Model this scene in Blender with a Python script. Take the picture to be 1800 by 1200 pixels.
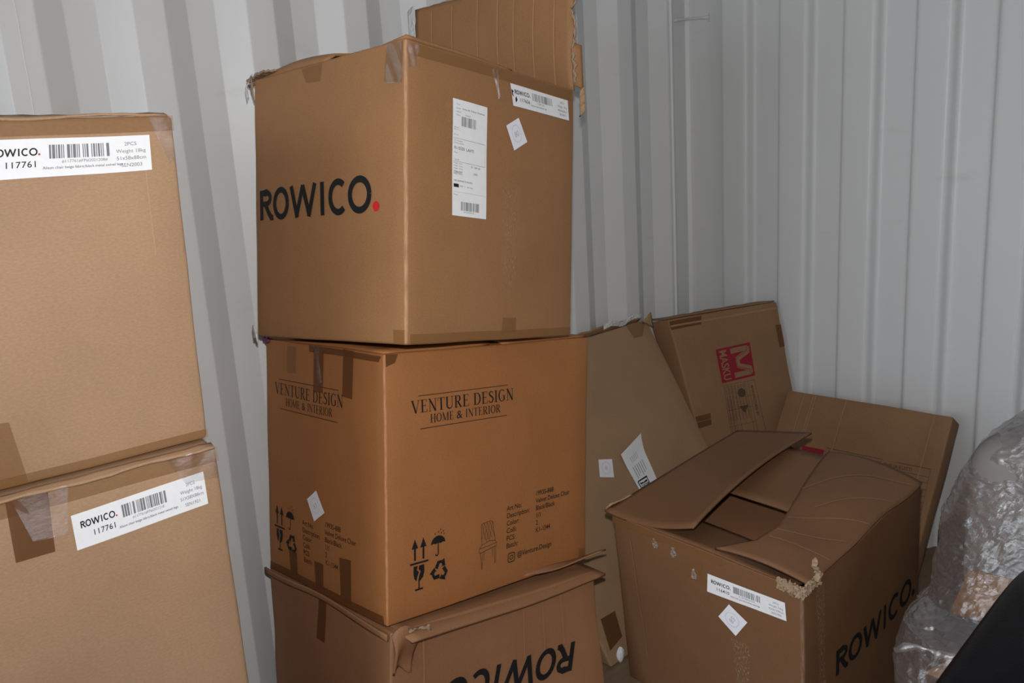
import bpy, bmesh, math, random
from mathutils import Vector, Matrix, noise as mnoise

random.seed(7)
for o in list(bpy.data.objects):
    bpy.data.objects.remove(o, do_unlink=True)
scene = bpy.context.scene
COL = scene.collection

# ------------------------------------------------------------------ camera
EYE = Vector((2.0964, -2.9574, 1.5))
YAW, PITCH, ROLL = -0.8507, 0.2216, -0.063
fwd = Vector((math.sin(YAW) * math.cos(PITCH), math.cos(YAW) * math.cos(PITCH), -math.sin(PITCH)))
rgt0 = Vector((math.cos(YAW), -math.sin(YAW), 0))
up0 = rgt0.cross(fwd)
RGT = math.cos(ROLL) * rgt0 + math.sin(ROLL) * up0
UPV = -math.sin(ROLL) * rgt0 + math.cos(ROLL) * up0
cam = bpy.data.cameras.new('camera')
cam.sensor_width = 36
cam.sensor_fit = 'HORIZONTAL'
cam.lens = 36 * 1504.2 / 1800
cam.clip_start = 0.02
camo = bpy.data.objects.new('camera', cam)
COL.objects.link(camo)
camo.matrix_world = Matrix(((RGT.x, UPV.x, -fwd.x, EYE.x), (RGT.y, UPV.y, -fwd.y, EYE.y), (RGT.z, UPV.z, -fwd.z, EYE.z), (0, 0, 0, 1)))
scene.camera = camo

# ------------------------------------------------------------------ world: overcast daylight outside the open container doors
w = bpy.data.worlds.new('daylight')
scene.world = w
w.use_nodes = True
bg = w.node_tree.nodes['Background']
bg.inputs['Color'].default_value = (0.80, 0.90, 1.0, 1)
bg.inputs['Strength'].default_value = 4.6
# portal in the door opening: helps the sky find its way in
pl = bpy.data.lights.new('door_opening', 'AREA')
pl.shape = 'RECTANGLE'
pl.size, pl.size_y = 2.30, 2.35
pl.cycles.is_portal = True
plo = bpy.data.objects.new('door_opening', pl)
COL.objects.link(plo)
plo.location = (1.175, -5.92, 1.2)
plo.rotation_euler = (math.radians(90), 0, 0)
# the camera's own flash
fl = bpy.data.lights.new('camera_flash', 'SPOT')
fl.energy = 95
fl.color = (1.0, 0.985, 0.97)
fl.spot_size = math.radians(150)
fl.spot_blend = 1.0
fl.shadow_soft_size = 0.018
flo = bpy.data.objects.new('camera_flash', fl)
COL.objects.link(flo)
flo.location = EYE + UPV * 0.10 + fwd * 0.02
aim = (fwd + UPV * 0.10 + RGT * 0.12).normalized()
flo.rotation_euler = aim.to_track_quat('-Z', 'Y').to_euler()

vs = scene.view_settings
vs.view_transform = 'Standard'
vs.look = 'None'
vs.exposure = 0.0
vs.gamma = 1
vs.use_curve_mapping = False

# ------------------------------------------------------------------ materials
MATS = {}

def new_mat(name):
    m = bpy.data.materials.new(name)
    m.use_nodes = True
    nt = m.node_tree
    for n in list(nt.nodes):
        nt.nodes.remove(n)
    out = nt.nodes.new('ShaderNodeOutputMaterial')
    b = nt.nodes.new('ShaderNodeBsdfPrincipled')
    nt.links.new(b.outputs[0], out.inputs[0])
    MATS[name] = m
    return m, nt, b, out

def mixrgb(nt, fac, a, b, mode='MIX'):
    n = nt.nodes.new('ShaderNodeMix')
    n.data_type = 'RGBA'
    n.blend_type = mode
    for k, v in ((0, fac), (6, a), (7, b)):
        if isinstance(v, (int, float)):
            n.inputs[k].default_value = v
        elif isinstance(v, tuple):
            n.inputs[k].default_value = (*v, 1) if len(v) == 3 else v
        else:
            nt.links.new(v, n.inputs[k])
    return n.outputs[2]

def noise_tex(nt, vec, scale, detail=4, rough=0.55):
    n = nt.nodes.new('ShaderNodeTexNoise')
    n.inputs['Scale'].default_value = scale
    n.inputs['Detail'].default_value = detail
    n.inputs['Roughness'].default_value = rough
    nt.links.new(vec, n.inputs['Vector'])
    return n.outputs['Fac']

def ramp(nt, fac, lo, hi, c0=(0, 0, 0, 1), c1=(1, 1, 1, 1)):
    r = nt.nodes.new('ShaderNodeValToRGB')
    r.color_ramp.elements[0].position = lo
    r.color_ramp.elements[1].position = hi
    r.color_ramp.elements[0].color = c0
    r.color_ramp.elements[1].color = c1
    nt.links.new(fac, r.inputs[0])
    return r.outputs[0]

def scaled(nt, vec, sc):
    m = nt.nodes.new('ShaderNodeMapping')
    m.inputs['Scale'].default_value = sc
    nt.links.new(vec, m.inputs[0])
    return m.outputs[0]

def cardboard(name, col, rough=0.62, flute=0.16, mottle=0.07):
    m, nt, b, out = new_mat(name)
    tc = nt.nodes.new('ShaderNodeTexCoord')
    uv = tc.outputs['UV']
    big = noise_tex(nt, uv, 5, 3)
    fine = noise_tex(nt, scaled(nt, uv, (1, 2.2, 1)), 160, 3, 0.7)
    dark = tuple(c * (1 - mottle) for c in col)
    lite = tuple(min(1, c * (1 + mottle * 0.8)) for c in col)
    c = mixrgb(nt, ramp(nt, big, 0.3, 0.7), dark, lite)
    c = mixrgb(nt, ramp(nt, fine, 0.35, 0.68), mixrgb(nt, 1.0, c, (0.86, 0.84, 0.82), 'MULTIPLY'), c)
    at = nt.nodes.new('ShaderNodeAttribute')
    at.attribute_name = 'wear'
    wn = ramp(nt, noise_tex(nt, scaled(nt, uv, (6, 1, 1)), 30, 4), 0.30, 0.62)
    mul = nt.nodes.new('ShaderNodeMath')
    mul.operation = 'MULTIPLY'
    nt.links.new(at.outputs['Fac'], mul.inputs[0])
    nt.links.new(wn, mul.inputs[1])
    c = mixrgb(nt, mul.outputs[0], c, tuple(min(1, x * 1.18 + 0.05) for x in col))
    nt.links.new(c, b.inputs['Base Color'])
    b.inputs['Roughness'].default_value = rough
    b.inputs['Specular IOR Level'].default_value = 0.28
    wv = nt.nodes.new('ShaderNodeTexWave')
    wv.bands_direction = 'X'
    wv.inputs['Scale'].default_value = 42
    wv.inputs['Distortion'].default_value = 0.6
    nt.links.new(uv, wv.inputs['Vector'])
    add = nt.nodes.new('ShaderNodeMath')
    add.operation = 'MULTIPLY_ADD'
    nt.links.new(wv.outputs['Fac'], add.inputs[0])
    add.inputs[1].default_value = flute
    nt.links.new(fine, add.inputs[2])
    bp = nt.nodes.new('ShaderNodeBump')
    bp.inputs['Strength'].default_value = 0.30
    bp.inputs['Distance'].default_value = 0.0007
    nt.links.new(add.outputs[0], bp.inputs['Height'])
    nt.links.new(bp.outputs[0], b.inputs['Normal'])
    return m

def plain(name, col, rough=0.6, spec=0.3, metal=0.0):
    m, nt, b, out = new_mat(name)
    tc = nt.nodes.new('ShaderNodeTexCoord')
    n = noise_tex(nt, tc.outputs['Object'], 60, 3)
    nt.links.new(mixrgb(nt, n, tuple(c * 0.94 for c in col), tuple(min(1, c * 1.05) for c in col)), b.inputs['Base Color'])
    b.inputs['Roughness'].default_value = rough
    b.inputs['Specular IOR Level'].default_value = spec
    b.inputs['Metallic'].default_value = metal
    return m

cardboard('kraft_pale', (0.400, 0.248, 0.146))
cardboard('kraft_brown', (0.325, 0.164, 0.071))
cardboard('kraft_orange', (0.370, 0.152, 0.052))
cardboard('kraft_pink', (0.305, 0.148, 0.072))
cardboard('kraft_grey', (0.370, 0.232, 0.128))
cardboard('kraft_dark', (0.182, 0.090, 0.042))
cardboard('kraft_dull', (0.265, 0.145, 0.073))
for n_, c_ in (('kraft_pale', (0.400, 0.248, 0.146)), ('kraft_brown', (0.325, 0.164, 0.071)), ('kraft_pink', (0.305, 0.148, 0.072)), ('kraft_dull', (0.265, 0.145, 0.073)), ('kraft_dark', (0.182, 0.090, 0.042))):
    cardboard(n_ + '_crease', tuple(x * 1.14 + 0.012 for x in c_))
plain('torn_paper', (0.33, 0.235, 0.155), 0.9, 0.1)
plain('black_ink', (0.012, 0.012, 0.013), 0.55, 0.25)
plain('grey_ink', (0.20, 0.20, 0.21), 0.7, 0.1)
plain('pencil', (0.45, 0.45, 0.50), 0.8, 0.1)
plain('brown_ink', (0.085, 0.055, 0.035), 0.7, 0.1)
plain('red_ink', (0.55, 0.02, 0.02), 0.6, 0.2)
plain('dark_red_ink', (0.24, 0.016, 0.026), 0.65, 0.2)
plain('white_paper', (0.80, 0.80, 0.82), 0.5, 0.3)
plain('sticker_paper', (0.78, 0.78, 0.84), 0.6, 0.2)
plain('zinc', (0.55, 0.56, 0.57), 0.4, 0.5, 0.3)
plain('white_foam', (0.85, 0.88, 0.92), 0.5, 0.4)
plain('violet_ink', (0.16, 0.03, 0.14), 0.6, 0.3)
plain('grey_fabric', (0.20, 0.188, 0.182), 0.9, 0.1)
plain('dark_fabric', (0.035, 0.036, 0.04), 0.9, 0.1)
plain('scuff', (0.46, 0.33, 0.22), 0.8, 0.1)

def scuff_mat():
    m, nt, b, out = new_mat('chalky_scuff')
    tc = nt.nodes.new('ShaderNodeTexCoord')
    f = ramp(nt, noise_tex(nt, scaled(nt, tc.outputs['UV'], (2.2, 0.55, 1)), 170, 4, 0.7), 0.52, 0.72)
    b.inputs['Base Color'].default_value = (0.50, 0.38, 0.28, 1)
    b.inputs['Roughness'].default_value = 0.85
    tr = nt.nodes.new('ShaderNodeBsdfTransparent')
    mx = nt.nodes.new('ShaderNodeMixShader')
    mul = nt.nodes.new('ShaderNodeMath')
    mul.operation = 'MULTIPLY'
    mul.inputs[1].default_value = 0.8
    nt.links.new(f, mul.inputs[0])
    nt.links.new(mul.outputs[0], mx.inputs[0])
    nt.links.new(tr.outputs[0], mx.inputs[1])
    nt.links.new(b.outputs[0], mx.inputs[2])
    nt.links.new(mx.outputs[0], out.inputs[0])
scuff_mat()

def film(name, col, rough, alpha, bump_scale, bump_dist, bump_str=1.0):
    """thin plastic: part see-through, part glossy"""
    m, nt, b, out = new_mat(name)
    b.inputs['Base Color'].default_value = (*col, 1)
    b.inputs['Roughness'].default_value = rough
    b.inputs['Specular IOR Level'].default_value = 0.7 if bump_dist > 0.002 else 0.3
    tc = nt.nodes.new('ShaderNodeTexCoord')
    n1 = noise_tex(nt, tc.outputs['Object'], bump_scale, 4, 0.6)
    vo = nt.nodes.new('ShaderNodeTexVoronoi')
    vo.inputs['Scale'].default_value = bump_scale * 2.2
    nt.links.new(tc.outputs['Object'], vo.inputs['Vector'])
    add = nt.nodes.new('ShaderNodeMath')
    nt.links.new(n1, add.inputs[0])
    nt.links.new(vo.outputs['Distance'], add.inputs[1])
    bp = nt.nodes.new('ShaderNodeBump')
    bp.inputs['Strength'].default_value = bump_str
    bp.inputs['Distance'].default_value = bump_dist
    nt.links.new(add.outputs[0], bp.inputs['Height'])
    nt.links.new(bp.outputs[0], b.inputs['Normal'])
    tr = nt.nodes.new('ShaderNodeBsdfTransparent')
    mx = nt.nodes.new('ShaderNodeMixShader')
    mx.inputs[0].default_value = alpha
    nt.links.new(tr.outputs[0], mx.inputs[1])
    nt.links.new(b.outputs[0], mx.inputs[2])
    nt.links.new(mx.outputs[0], out.inputs[0])
    return m
film('brown_tape', (0.28, 0.135, 0.046), 0.30, 0.42, 30, 0.0008, 0.15)
film('dark_tape', (0.150, 0.058, 0.020), 0.30, 0.70, 30, 0.0008, 0.15)
def wrap_film(name, bump=0.0035, rough=0.07, dif=(0.34, 0.33, 0.33), share=0.72, lo=0.20, hi=0.72, scale=22):
    m, nt, b, out = new_mat(name)
    nt.nodes.remove(b)
    tc = nt.nodes.new('ShaderNodeTexCoord')
    ob = tc.outputs['Object']
    n1 = noise_tex(nt, scaled(nt, ob, (1, 1, 2.2)), scale, 6, 0.72)
    vo = nt.nodes.new('ShaderNodeTexVoronoi')
    vo.inputs['Scale'].default_value = scale * 3.2
    nt.links.new(scaled(nt, ob, (1, 1, 1.7)), vo.inputs['Vector'])
    hsum = nt.nodes.new('ShaderNodeMath')
    hsum.operation = 'MULTIPLY_ADD'
    hsum.inputs[1].default_value = 0.25
    nt.links.new(vo.outputs['Distance'], hsum.inputs[0])
    nt.links.new(n1, hsum.inputs[2])
    bp = nt.nodes.new('ShaderNodeBump')
    bp.inputs['Strength'].default_value = 1.0
    bp.inputs['Distance'].default_value = bump
    nt.links.new(hsum.outputs[0], bp.inputs['Height'])
    gl = nt.nodes.new('ShaderNodeBsdfGlossy')
    gl.inputs['Color'].default_value = (0.85, 0.84, 0.86, 1)
    gl.inputs['Roughness'].default_value = rough
    nt.links.new(bp.outputs[0], gl.inputs['Normal'])
    df = nt.nodes.new('ShaderNodeBsdfDiffuse')
    df.inputs['Color'].default_value = (*dif, 1)
    nt.links.new(bp.outputs[0], df.inputs['Normal'])
    tr = nt.nodes.new('ShaderNodeBsdfTransparent')
    lw = nt.nodes.new('ShaderNodeLayerWeight')
    lw.inputs['Blend'].default_value = 0.45
    m1 = nt.nodes.new('ShaderNodeMixShader')
    m1.inputs[0].default_value = share
    nt.links.new(df.outputs[0], m1.inputs[1])
    nt.links.new(gl.outputs[0], m1.inputs[2])
    m2 = nt.nodes.new('ShaderNodeMixShader')
    mr = nt.nodes.new('ShaderNodeMapRange')
    mr.inputs['To Min'].default_value = lo
    mr.inputs['To Max'].default_value = hi
    nt.links.new(lw.outputs['Facing'], mr.inputs['Value'])
    nt.links.new(mr.outputs[0], m2.inputs[0])
    nt.links.new(tr.outputs[0], m2.inputs[1])
    nt.links.new(m1.outputs[0], m2.inputs[2])
    nt.links.new(m2.outputs[0], out.inputs[0])
wrap_film('stretch_wrap')
wrap_film('clear_tape', 0.004, 0.09, (0.34, 0.25, 0.16), 0.85, 0.16, 0.45, 30)
film('plastic_scrap', (0.75, 0.75, 0.74), 0.3, 0.75, 40, 0.004)

def wall_paint():
    m, nt, b, out = new_mat('container_paint')
    tc = nt.nodes.new('ShaderNodeTexCoord')
    ob = tc.outputs['Object']
    big = noise_tex(nt, ob, 2.0, 4)
    smear = ramp(nt, noise_tex(nt, scaled(nt, ob, (3, 3, 12)), 1.6, 3), 0.66, 0.80)
    c = mixrgb(nt, big, (0.61, 0.615, 0.62), (0.655, 0.66, 0.66))
    c = mixrgb(nt, mixrgb(nt, 1.0, smear, (0.30, 0.30, 0.30), 'MULTIPLY'), c, (0.50, 0.49, 0.46))
    nt.links.new(c, b.inputs['Base Color'])
    b.inputs['Roughness'].default_value = 0.42
    b.inputs['Specular IOR Level'].default_value = 0.3
    bp = nt.nodes.new('ShaderNodeBump')
    bp.inputs['Strength'].default_value = 0.25
    bp.inputs['Distance'].default_value = 0.01
    nt.links.new(noise_tex(nt, ob, 5, 2), bp.inputs['Height'])
    nt.links.new(bp.outputs[0], b.inputs['Normal'])
wall_paint()

def floor_mat():
    m, nt, b, out = new_mat('floor_plywood')
    tc = nt.nodes.new('ShaderNodeTexCoord')
    n = noise_tex(nt, scaled(nt, tc.outputs['Object'], (18, 1.2, 1)), 3, 5)
    nt.links.new(mixrgb(nt, n, (0.12, 0.075, 0.045), (0.26, 0.17, 0.10)), b.inputs['Base Color'])
    b.inputs['Roughness'].default_value = 0.7
floor_mat()

def ground_mat():
    m, nt, b, out = new_mat('yard_gravel')
    tc = nt.nodes.new('ShaderNodeTexCoord')
    n = noise_tex(nt, tc.outputs['Object'], 9, 5)
    nt.links.new(mixrgb(nt, n, (0.28, 0.27, 0.26), (0.48, 0.47, 0.45)), b.inputs['Base Color'])
    b.inputs['Roughness'].default_value = 0.95
ground_mat()

def leather():
    m, nt, b, out = new_mat('black_leather')
    b.inputs['Base Color'].default_value = (0.004, 0.0042, 0.005, 1)
    b.inputs['Roughness'].default_value = 0.34
    b.inputs['Specular IOR Level'].default_value = 0.05
    tc = nt.nodes.new('ShaderNodeTexCoord')
    vo = nt.nodes.new('ShaderNodeTexVoronoi')
    vo.inputs['Scale'].default_value = 260
    nt.links.new(tc.outputs['Object'], vo.inputs['Vector'])
    bp = nt.nodes.new('ShaderNodeBump')
    bp.inputs['Strength'].default_value = 0.12
    bp.inputs['Distance'].default_value = 0.001
    nt.links.new(vo.outputs['Distance'], bp.inputs['Height'])
    nt.links.new(bp.outputs[0], b.inputs['Normal'])
leather()

# ------------------------------------------------------------------ object helpers
def wloc(o):
    p = Vector((0, 0, 0))
    while o is not None:
        p += o.location
        o = o.parent
    return p

def thing(name, label, cat, loc, group=None):
    o = bpy.data.objects.new(name, None)
    o.empty_display_size = 0.05
    COL.objects.link(o)
    o.location = loc
    o['label'] = label
    o['category'] = cat
    if group:
        o['group'] = group
    return o

def mesh_obj(name, verts, faces, mat, parent=None, uvs=None, smooth=False, solid=None, wear=None, recalc=False, label=None, kind=None, bevel=None):
    base = wloc(parent) if parent else Vector((0, 0, 0))
    me = bpy.data.meshes.new(name)
    me.from_pydata([Vector(v) - base for v in verts], [], faces)
    if uvs is not None:
        ul = me.uv_layers.new(name='UVMap')
        for lp in me.loops:
            ul.data[lp.index].uv = uvs[lp.vertex_index]
    if wear is not None:
        a = me.attributes.new('wear', 'FLOAT', 'POINT')
        for i, x in enumerate(wear):
            a.data[i].value = x
    if recalc:
        bm = bmesh.new()
        bm.from_mesh(me)
        bmesh.ops.recalc_face_normals(bm, faces=bm.faces)
        bm.to_mesh(me)
        bm.free()
    if smooth:
        for p in me.polygons:
            p.use_smooth = True
    me.materials.append(MATS[mat])
    me.update()
    o = bpy.data.objects.new(name, me)
    COL.objects.link(o)
    o.parent = parent
    if solid:
        md = o.modifiers.new('thickness', 'SOLIDIFY')
        md.thickness = solid[0]
        md.offset = solid[1]
    if bevel:
        md = o.modifiers.new('bevel', 'BEVEL')
        md.width = bevel
        md.segments = 3
    if label:
        o['label'] = label
    if kind:
        o['kind'] = kind
    return o

def sheet(name, fn, nu, nv, mat, parent, thick=0.005, size=(0.3, 0.3), offset=0.0, smooth=True, label=None):
    """a grid sheet from fn(u, v) with board thickness"""
    vs_, uv, fc = [], [], []
    for i in range(nu + 1):
        for j in range(nv + 1):
            u, v = i / nu, j / nv
            vs_.append(fn(u, v))
            uv.append((u * size[0], v * size[1]))
    for i in range(nu):
        for j in range(nv):
            a = i * (nv + 1) + j
            fc.append((a, a + nv + 1, a + nv + 2, a + 1))
    return mesh_obj(name, vs_, fc, mat, parent, uvs=uv, smooth=smooth, solid=(thick, offset) if thick else None, label=label)

def quadfn(p00, p10, p11, p01, bump=None):
    p00, p10, p11, p01 = (Vector(p) for p in (p00, p10, p11, p01))
    def f(u, v):
        p = p00.lerp(p10, u).lerp(p01.lerp(p11, u), v)
        if bump:
            p = p + bump(u, v)
        return p
    return f

# ------------------------------------------------------------------ 2D shapes for print: lists of polygons (list of (x, y))
def text2d(s, size=1.0, bold=0.0, align='LEFT', sx=1.0, spacing=1.0):
    cu = bpy.data.curves.new('t', 'FONT')
    cu.body = s
    cu.size = 1.0
    cu.offset = bold
    cu.align_x = align
    cu.space_character = spacing
    cu.resolution_u = 3
    ob = bpy.data.objects.new('t', cu)
    COL.objects.link(ob)
    dg = bpy.context.evaluated_depsgraph_get()
    me = bpy.data.meshes.new_from_object(ob.evaluated_get(dg))
    res = ([(v.co.x * size * sx, v.co.y * size) for v in me.vertices], [tuple(p.vertices) for p in me.polygons])
    bpy.data.objects.remove(ob)
    bpy.data.curves.remove(cu)
    bpy.data.meshes.remove(me)
    return res

class Print:
    """collects flat ink shapes in metres (x right, y up)"""
    def __init__(self):
        self.v, self.f = [], []
    def raw(self, vf, dx=0, dy=0, rot=0):
        b = len(self.v)
        c, s = math.cos(rot), math.sin(rot)
        self.v += [(x * c - y * s + dx, x * s + y * c + dy) for x, y in vf[0]]
        self.f += [tuple(i + b for i in f) for f in vf[1]]
        return self
    def text(self, s, x, y, size, **k):
        return self.raw(text2d(s, size, **k), x, y)
    def poly(self, pts):
        b = len(self.v)
        self.v += list(pts)
        self.f.append(tuple(range(b, b + len(pts))))
        return self
    def rect(self, x0, y0, x1, y1):
        return self.poly([(x0, y0), (x1, y0), (x1, y1), (x0, y1)])
    def stroke(self, pts, w, w1=None):
        """polyline, width w (may be a function of 0..1)"""
        n = len(pts)
        L, Rr = [], []
        for i, p in enumerate(pts):
            q0 = pts[max(0, i - 1)]
            q1 = pts[min(n - 1, i + 1)]
            dx, dy = q1[0] - q0[0], q1[1] - q0[1]
            d = math.hypot(dx, dy) or 1
            ww = w(i / (n - 1)) if callable(w) else w
            if 0 < i < n - 1:
                ax, ay = p[0] - q0[0], p[1] - q0[1]
                bx, by = q1[0] - p[0], q1[1] - p[1]
                la, lb = math.hypot(ax, ay) or 1, math.hypot(bx, by) or 1
                cosang = max(-0.6, min(1, (ax * bx + ay * by) / la / lb))
                ww = ww / max(0.5, math.sqrt((1 + cosang) / 2))
            nx, ny = -dy / d * ww / 2, dx / d * ww / 2
            L.append((p[0] + nx, p[1] + ny))
            Rr.append((p[0] - nx, p[1] - ny))
        b = len(self.v)
        self.v += L + Rr
        for i in range(n - 1):
            self.f.append((b + i, b + n + i, b + n + i + 1, b + i + 1))
        return self
    def ring(self, cx, cy, rx, ry, a0, a1, w, n=36):
        pts = []
        for i in range(n + 1):
            a = math.radians(a0 + (a1 - a0) * i / n)
            pts.append((cx + rx * math.cos(a), cy + ry * math.sin(a)))
        if callable(w):
            ww = lambda t: w(math.radians(a0 + (a1 - a0) * t))
        else:
            ww = w
        return self.stroke(pts, ww)
    def disc(self, cx, cy, r, n=20, ry=None):
        return self.poly([(cx + r * math.cos(2 * math.pi * i / n), cy + (ry or r) * math.sin(2 * math.pi * i / n)) for i in range(n)])
    def merge(self, other, dx=0, dy=0, sx=1.0, sy=1.0):
        b = len(self.v)
        self.v += [(x * sx + dx, y * sy + dy) for x, y in other.v]
        self.f += [tuple(i + b for i in f) for f in other.f]
        return self

def brand_letters():
    """geometric wordmark, cap height 1, total width 6 with the dot"""
    p = Print()
    W = 6.0
    t = 0.19
    # R
    x0 = 0.0
    p.rect(x0, 0, x0 + t, 1)
    p.stroke([(x0 + t * 0.5, 1 - t / 2), (0.40, 1 - t / 2)] + [(0.40 + 0.22 * math.sin(a), 0.72 + 0.185 * math.cos(a)) for a in [math.pi * i / 10 for i in range(11)]] + [(x0 + t * 0.5, 0.535)], t * 0.92)
    p.stroke([(0.34, 0.50), (0.52, 0.22), (0.66, 0.06), (0.78, 0.07)], t)
    # O
    p.ring(0.205 * W, 0.5, 0.075 * W - t / 2, 0.53 - t / 2, 0, 360, t)
    # W
    xa, xb = 0.286 * W, 0.523 * W
    p.stroke([(xa + 0.09, 1), (xa + 0.40, 0)], t)
    p.stroke([(xa + 0.36, 0.02), (xa + 0.71, 0.98)], t)
    p.stroke([(xa + 0.69, 0.98), (xa + 1.04, 0.02)], t)
    p.stroke([(xa + 1.00, 0), (xb - 0.09, 1)], t)
    # I
    p.rect(0.553 * W, 0, 0.553 * W + t, 1)
    # C
    p.ring(0.697 * W, 0.5, 0.078 * W - t / 2, 0.53 - t / 2, 48, 312, t)
    # O
    p.ring(0.858 * W, 0.5, 0.086 * W - t / 2, 0.53 - t / 2, 0, 360, t)
    dot = Print().disc(0.975 * W, 0.14, 0.14)
    return p, dot

def serif_text(s, h):
    """roman capitals built of thick and thin strokes, cap height h"""
    P = Print()
    K, T, S = 0.135, 0.05, 0.04   # thick, thin, serif
    def ser(p, x, y, hw=0.13):
        p.rect(x - hw, y - (0 if y < 0.5 else S), x + hw, y + (S if y < 0.5 else 0))
    def glyph(ch):
        p = Print()
        side = lambda a: T + (K - T) * abs(math.cos(a)) ** 1.2
        if ch == 'V':
            p.stroke([(0.10, 1), (0.40, 0)], K); p.stroke([(0.66, 1), (0.40, 0)], T)
            ser(p, 0.12, 1); ser(p, 0.66, 1, 0.11); return p, 0.76
        if ch == 'E':
            p.rect(0.10, 0, 0.10 + K, 1); p.rect(0.02, 1 - S, 0.56, 1); p.rect(0.02, 0, 0.58, S); p.rect(0.2, 0.49, 0.44, 0.49 + T)
            p.rect(0.52, 0.78, 0.56, 1); p.rect(0.55, 0, 0.59, 0.24); p.rect(0.41, 0.40, 0.45, 0.62); return p, 0.64
        if ch == 'N':
            p.rect(0.12, 0, 0.12 + T, 1); p.rect(0.62, 0, 0.62 + T, 1); p.stroke([(0.12, 1), (0.645, 0)], K)
            ser(p, 0.145, 0, 0.12); ser(p, 0.08, 1, 0.09); ser(p, 0.645, 1, 0.12); return p, 0.78
        if ch == 'T':
            p.rect(0.26, 0, 0.26 + K, 1); p.rect(0.02, 1 - S, 0.64, 1); p.rect(0.02, 0.76, 0.06, 1); p.rect(0.60, 0.76, 0.64, 1)
            ser(p, 0.33, 0); return p, 0.66
        if ch == 'U':
            p.rect(0.09, 0.3, 0.09 + K, 1); p.rect(0.60, 0.3, 0.60 + T, 1)
            p.stroke([(0.155, 0.34)] + [(0.39 - 0.235 * math.cos(a), 0.3 - 0.27 * math.sin(a)) for a in [math.pi * i / 10 for i in range(11)]] + [(0.625, 0.34)], lambda t: K + (T - K) * t)
            ser(p, 0.155, 1, 0.14); ser(p, 0.625, 1, 0.12); return p, 0.76
        if ch == 'R':
            p.rect(0.10, 0, 0.10 + K, 1); ser(p, 0.165, 0, 0.14); p.rect(0.02, 1 - S, 0.4, 1); p.rect(0.2, 0.49, 0.36, 0.53)
            p.ring(0.34, 0.745, 0.20, 0.235, 90, -90, side, 16); p.stroke([(0.34, 0.5), (0.64, 0)], K); p.rect(0.58, 0, 0.74, S); return p, 0.74
        if ch == 'D':
            p.rect(0.10, 0, 0.10 + K, 1); p.rect(0.02, 1 - S, 0.36, 1); p.rect(0.02, 0, 0.36, S)
            p.ring(0.32, 0.5, 0.34, 0.48, 90, -90, side, 24); return p, 0.76
        if ch == 'O':
            p.ring(0.38, 0.5, 0.30, 0.485, 0, 360, side, 40); return p, 0.77
        if ch == 'G':
            p.ring(0.38, 0.5, 0.30, 0.485, 52, 322, side, 36); p.rect(0.54, 0.1, 0.54 + K, 0.44); ser(p, 0.60, 0.46, 0.15); p.rect(0.60, 0.74, 0.63, 0.97); return p, 0.78
        if ch == 'S':
            pts = [(0.44, 0.80), (0.40, 0.91), (0.28, 0.965), (0.16, 0.92), (0.10, 0.80), (0.13, 0.68), (0.25, 0.58), (0.38, 0.48), (0.46, 0.36), (0.45, 0.20), (0.36, 0.07), (0.24, 0.035), (0.12, 0.09), (0.06, 0.22)]
            p.stroke(pts, lambda t: T + (K - T) * math.sin(math.pi * t) ** 1.5); p.rect(0.43, 0.74, 0.46, 0.97); p.rect(0.045, 0.03, 0.075, 0.27); return p, 0.54
        if ch == 'I':
            p.rect(0.11, 0, 0.11 + K, 1); ser(p, 0.175, 0, 0.14); ser(p, 0.175, 1, 0.14); return p, 0.36
        if ch == 'H':
            for x in (0.11, 0.57):
                p.rect(x, 0, x + K, 1); ser(p, x + K / 2, 0, 0.14); ser(p, x + K / 2, 1, 0.14)
            p.rect(0.2, 0.48, 0.6, 0.48 + T); return p, 0.80
        if ch == 'M':
            p.rect(0.11, 0, 0.11 + T, 1); p.rect(0.74, 0, 0.74 + K, 1); p.stroke([(0.13, 1), (0.45, 0.04)], K); p.stroke([(0.79, 1), (0.45, 0.04)], T)
            ser(p, 0.135, 0, 0.11); ser(p, 0.81, 0, 0.14); ser(p, 0.11, 1, 0.10); ser(p, 0.83, 1, 0.12); return p, 0.96
        if ch == '&':
            p.raw(text2d('&', 1.38), 0, 0); return p, 0.92
        return p, 0.30
    x = 0
    for ch in s:
        g, adv = glyph(ch)
        P.merge(g, x * h, 0, h, h)
        x += adv + 0.045
    return P, x * h

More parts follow.
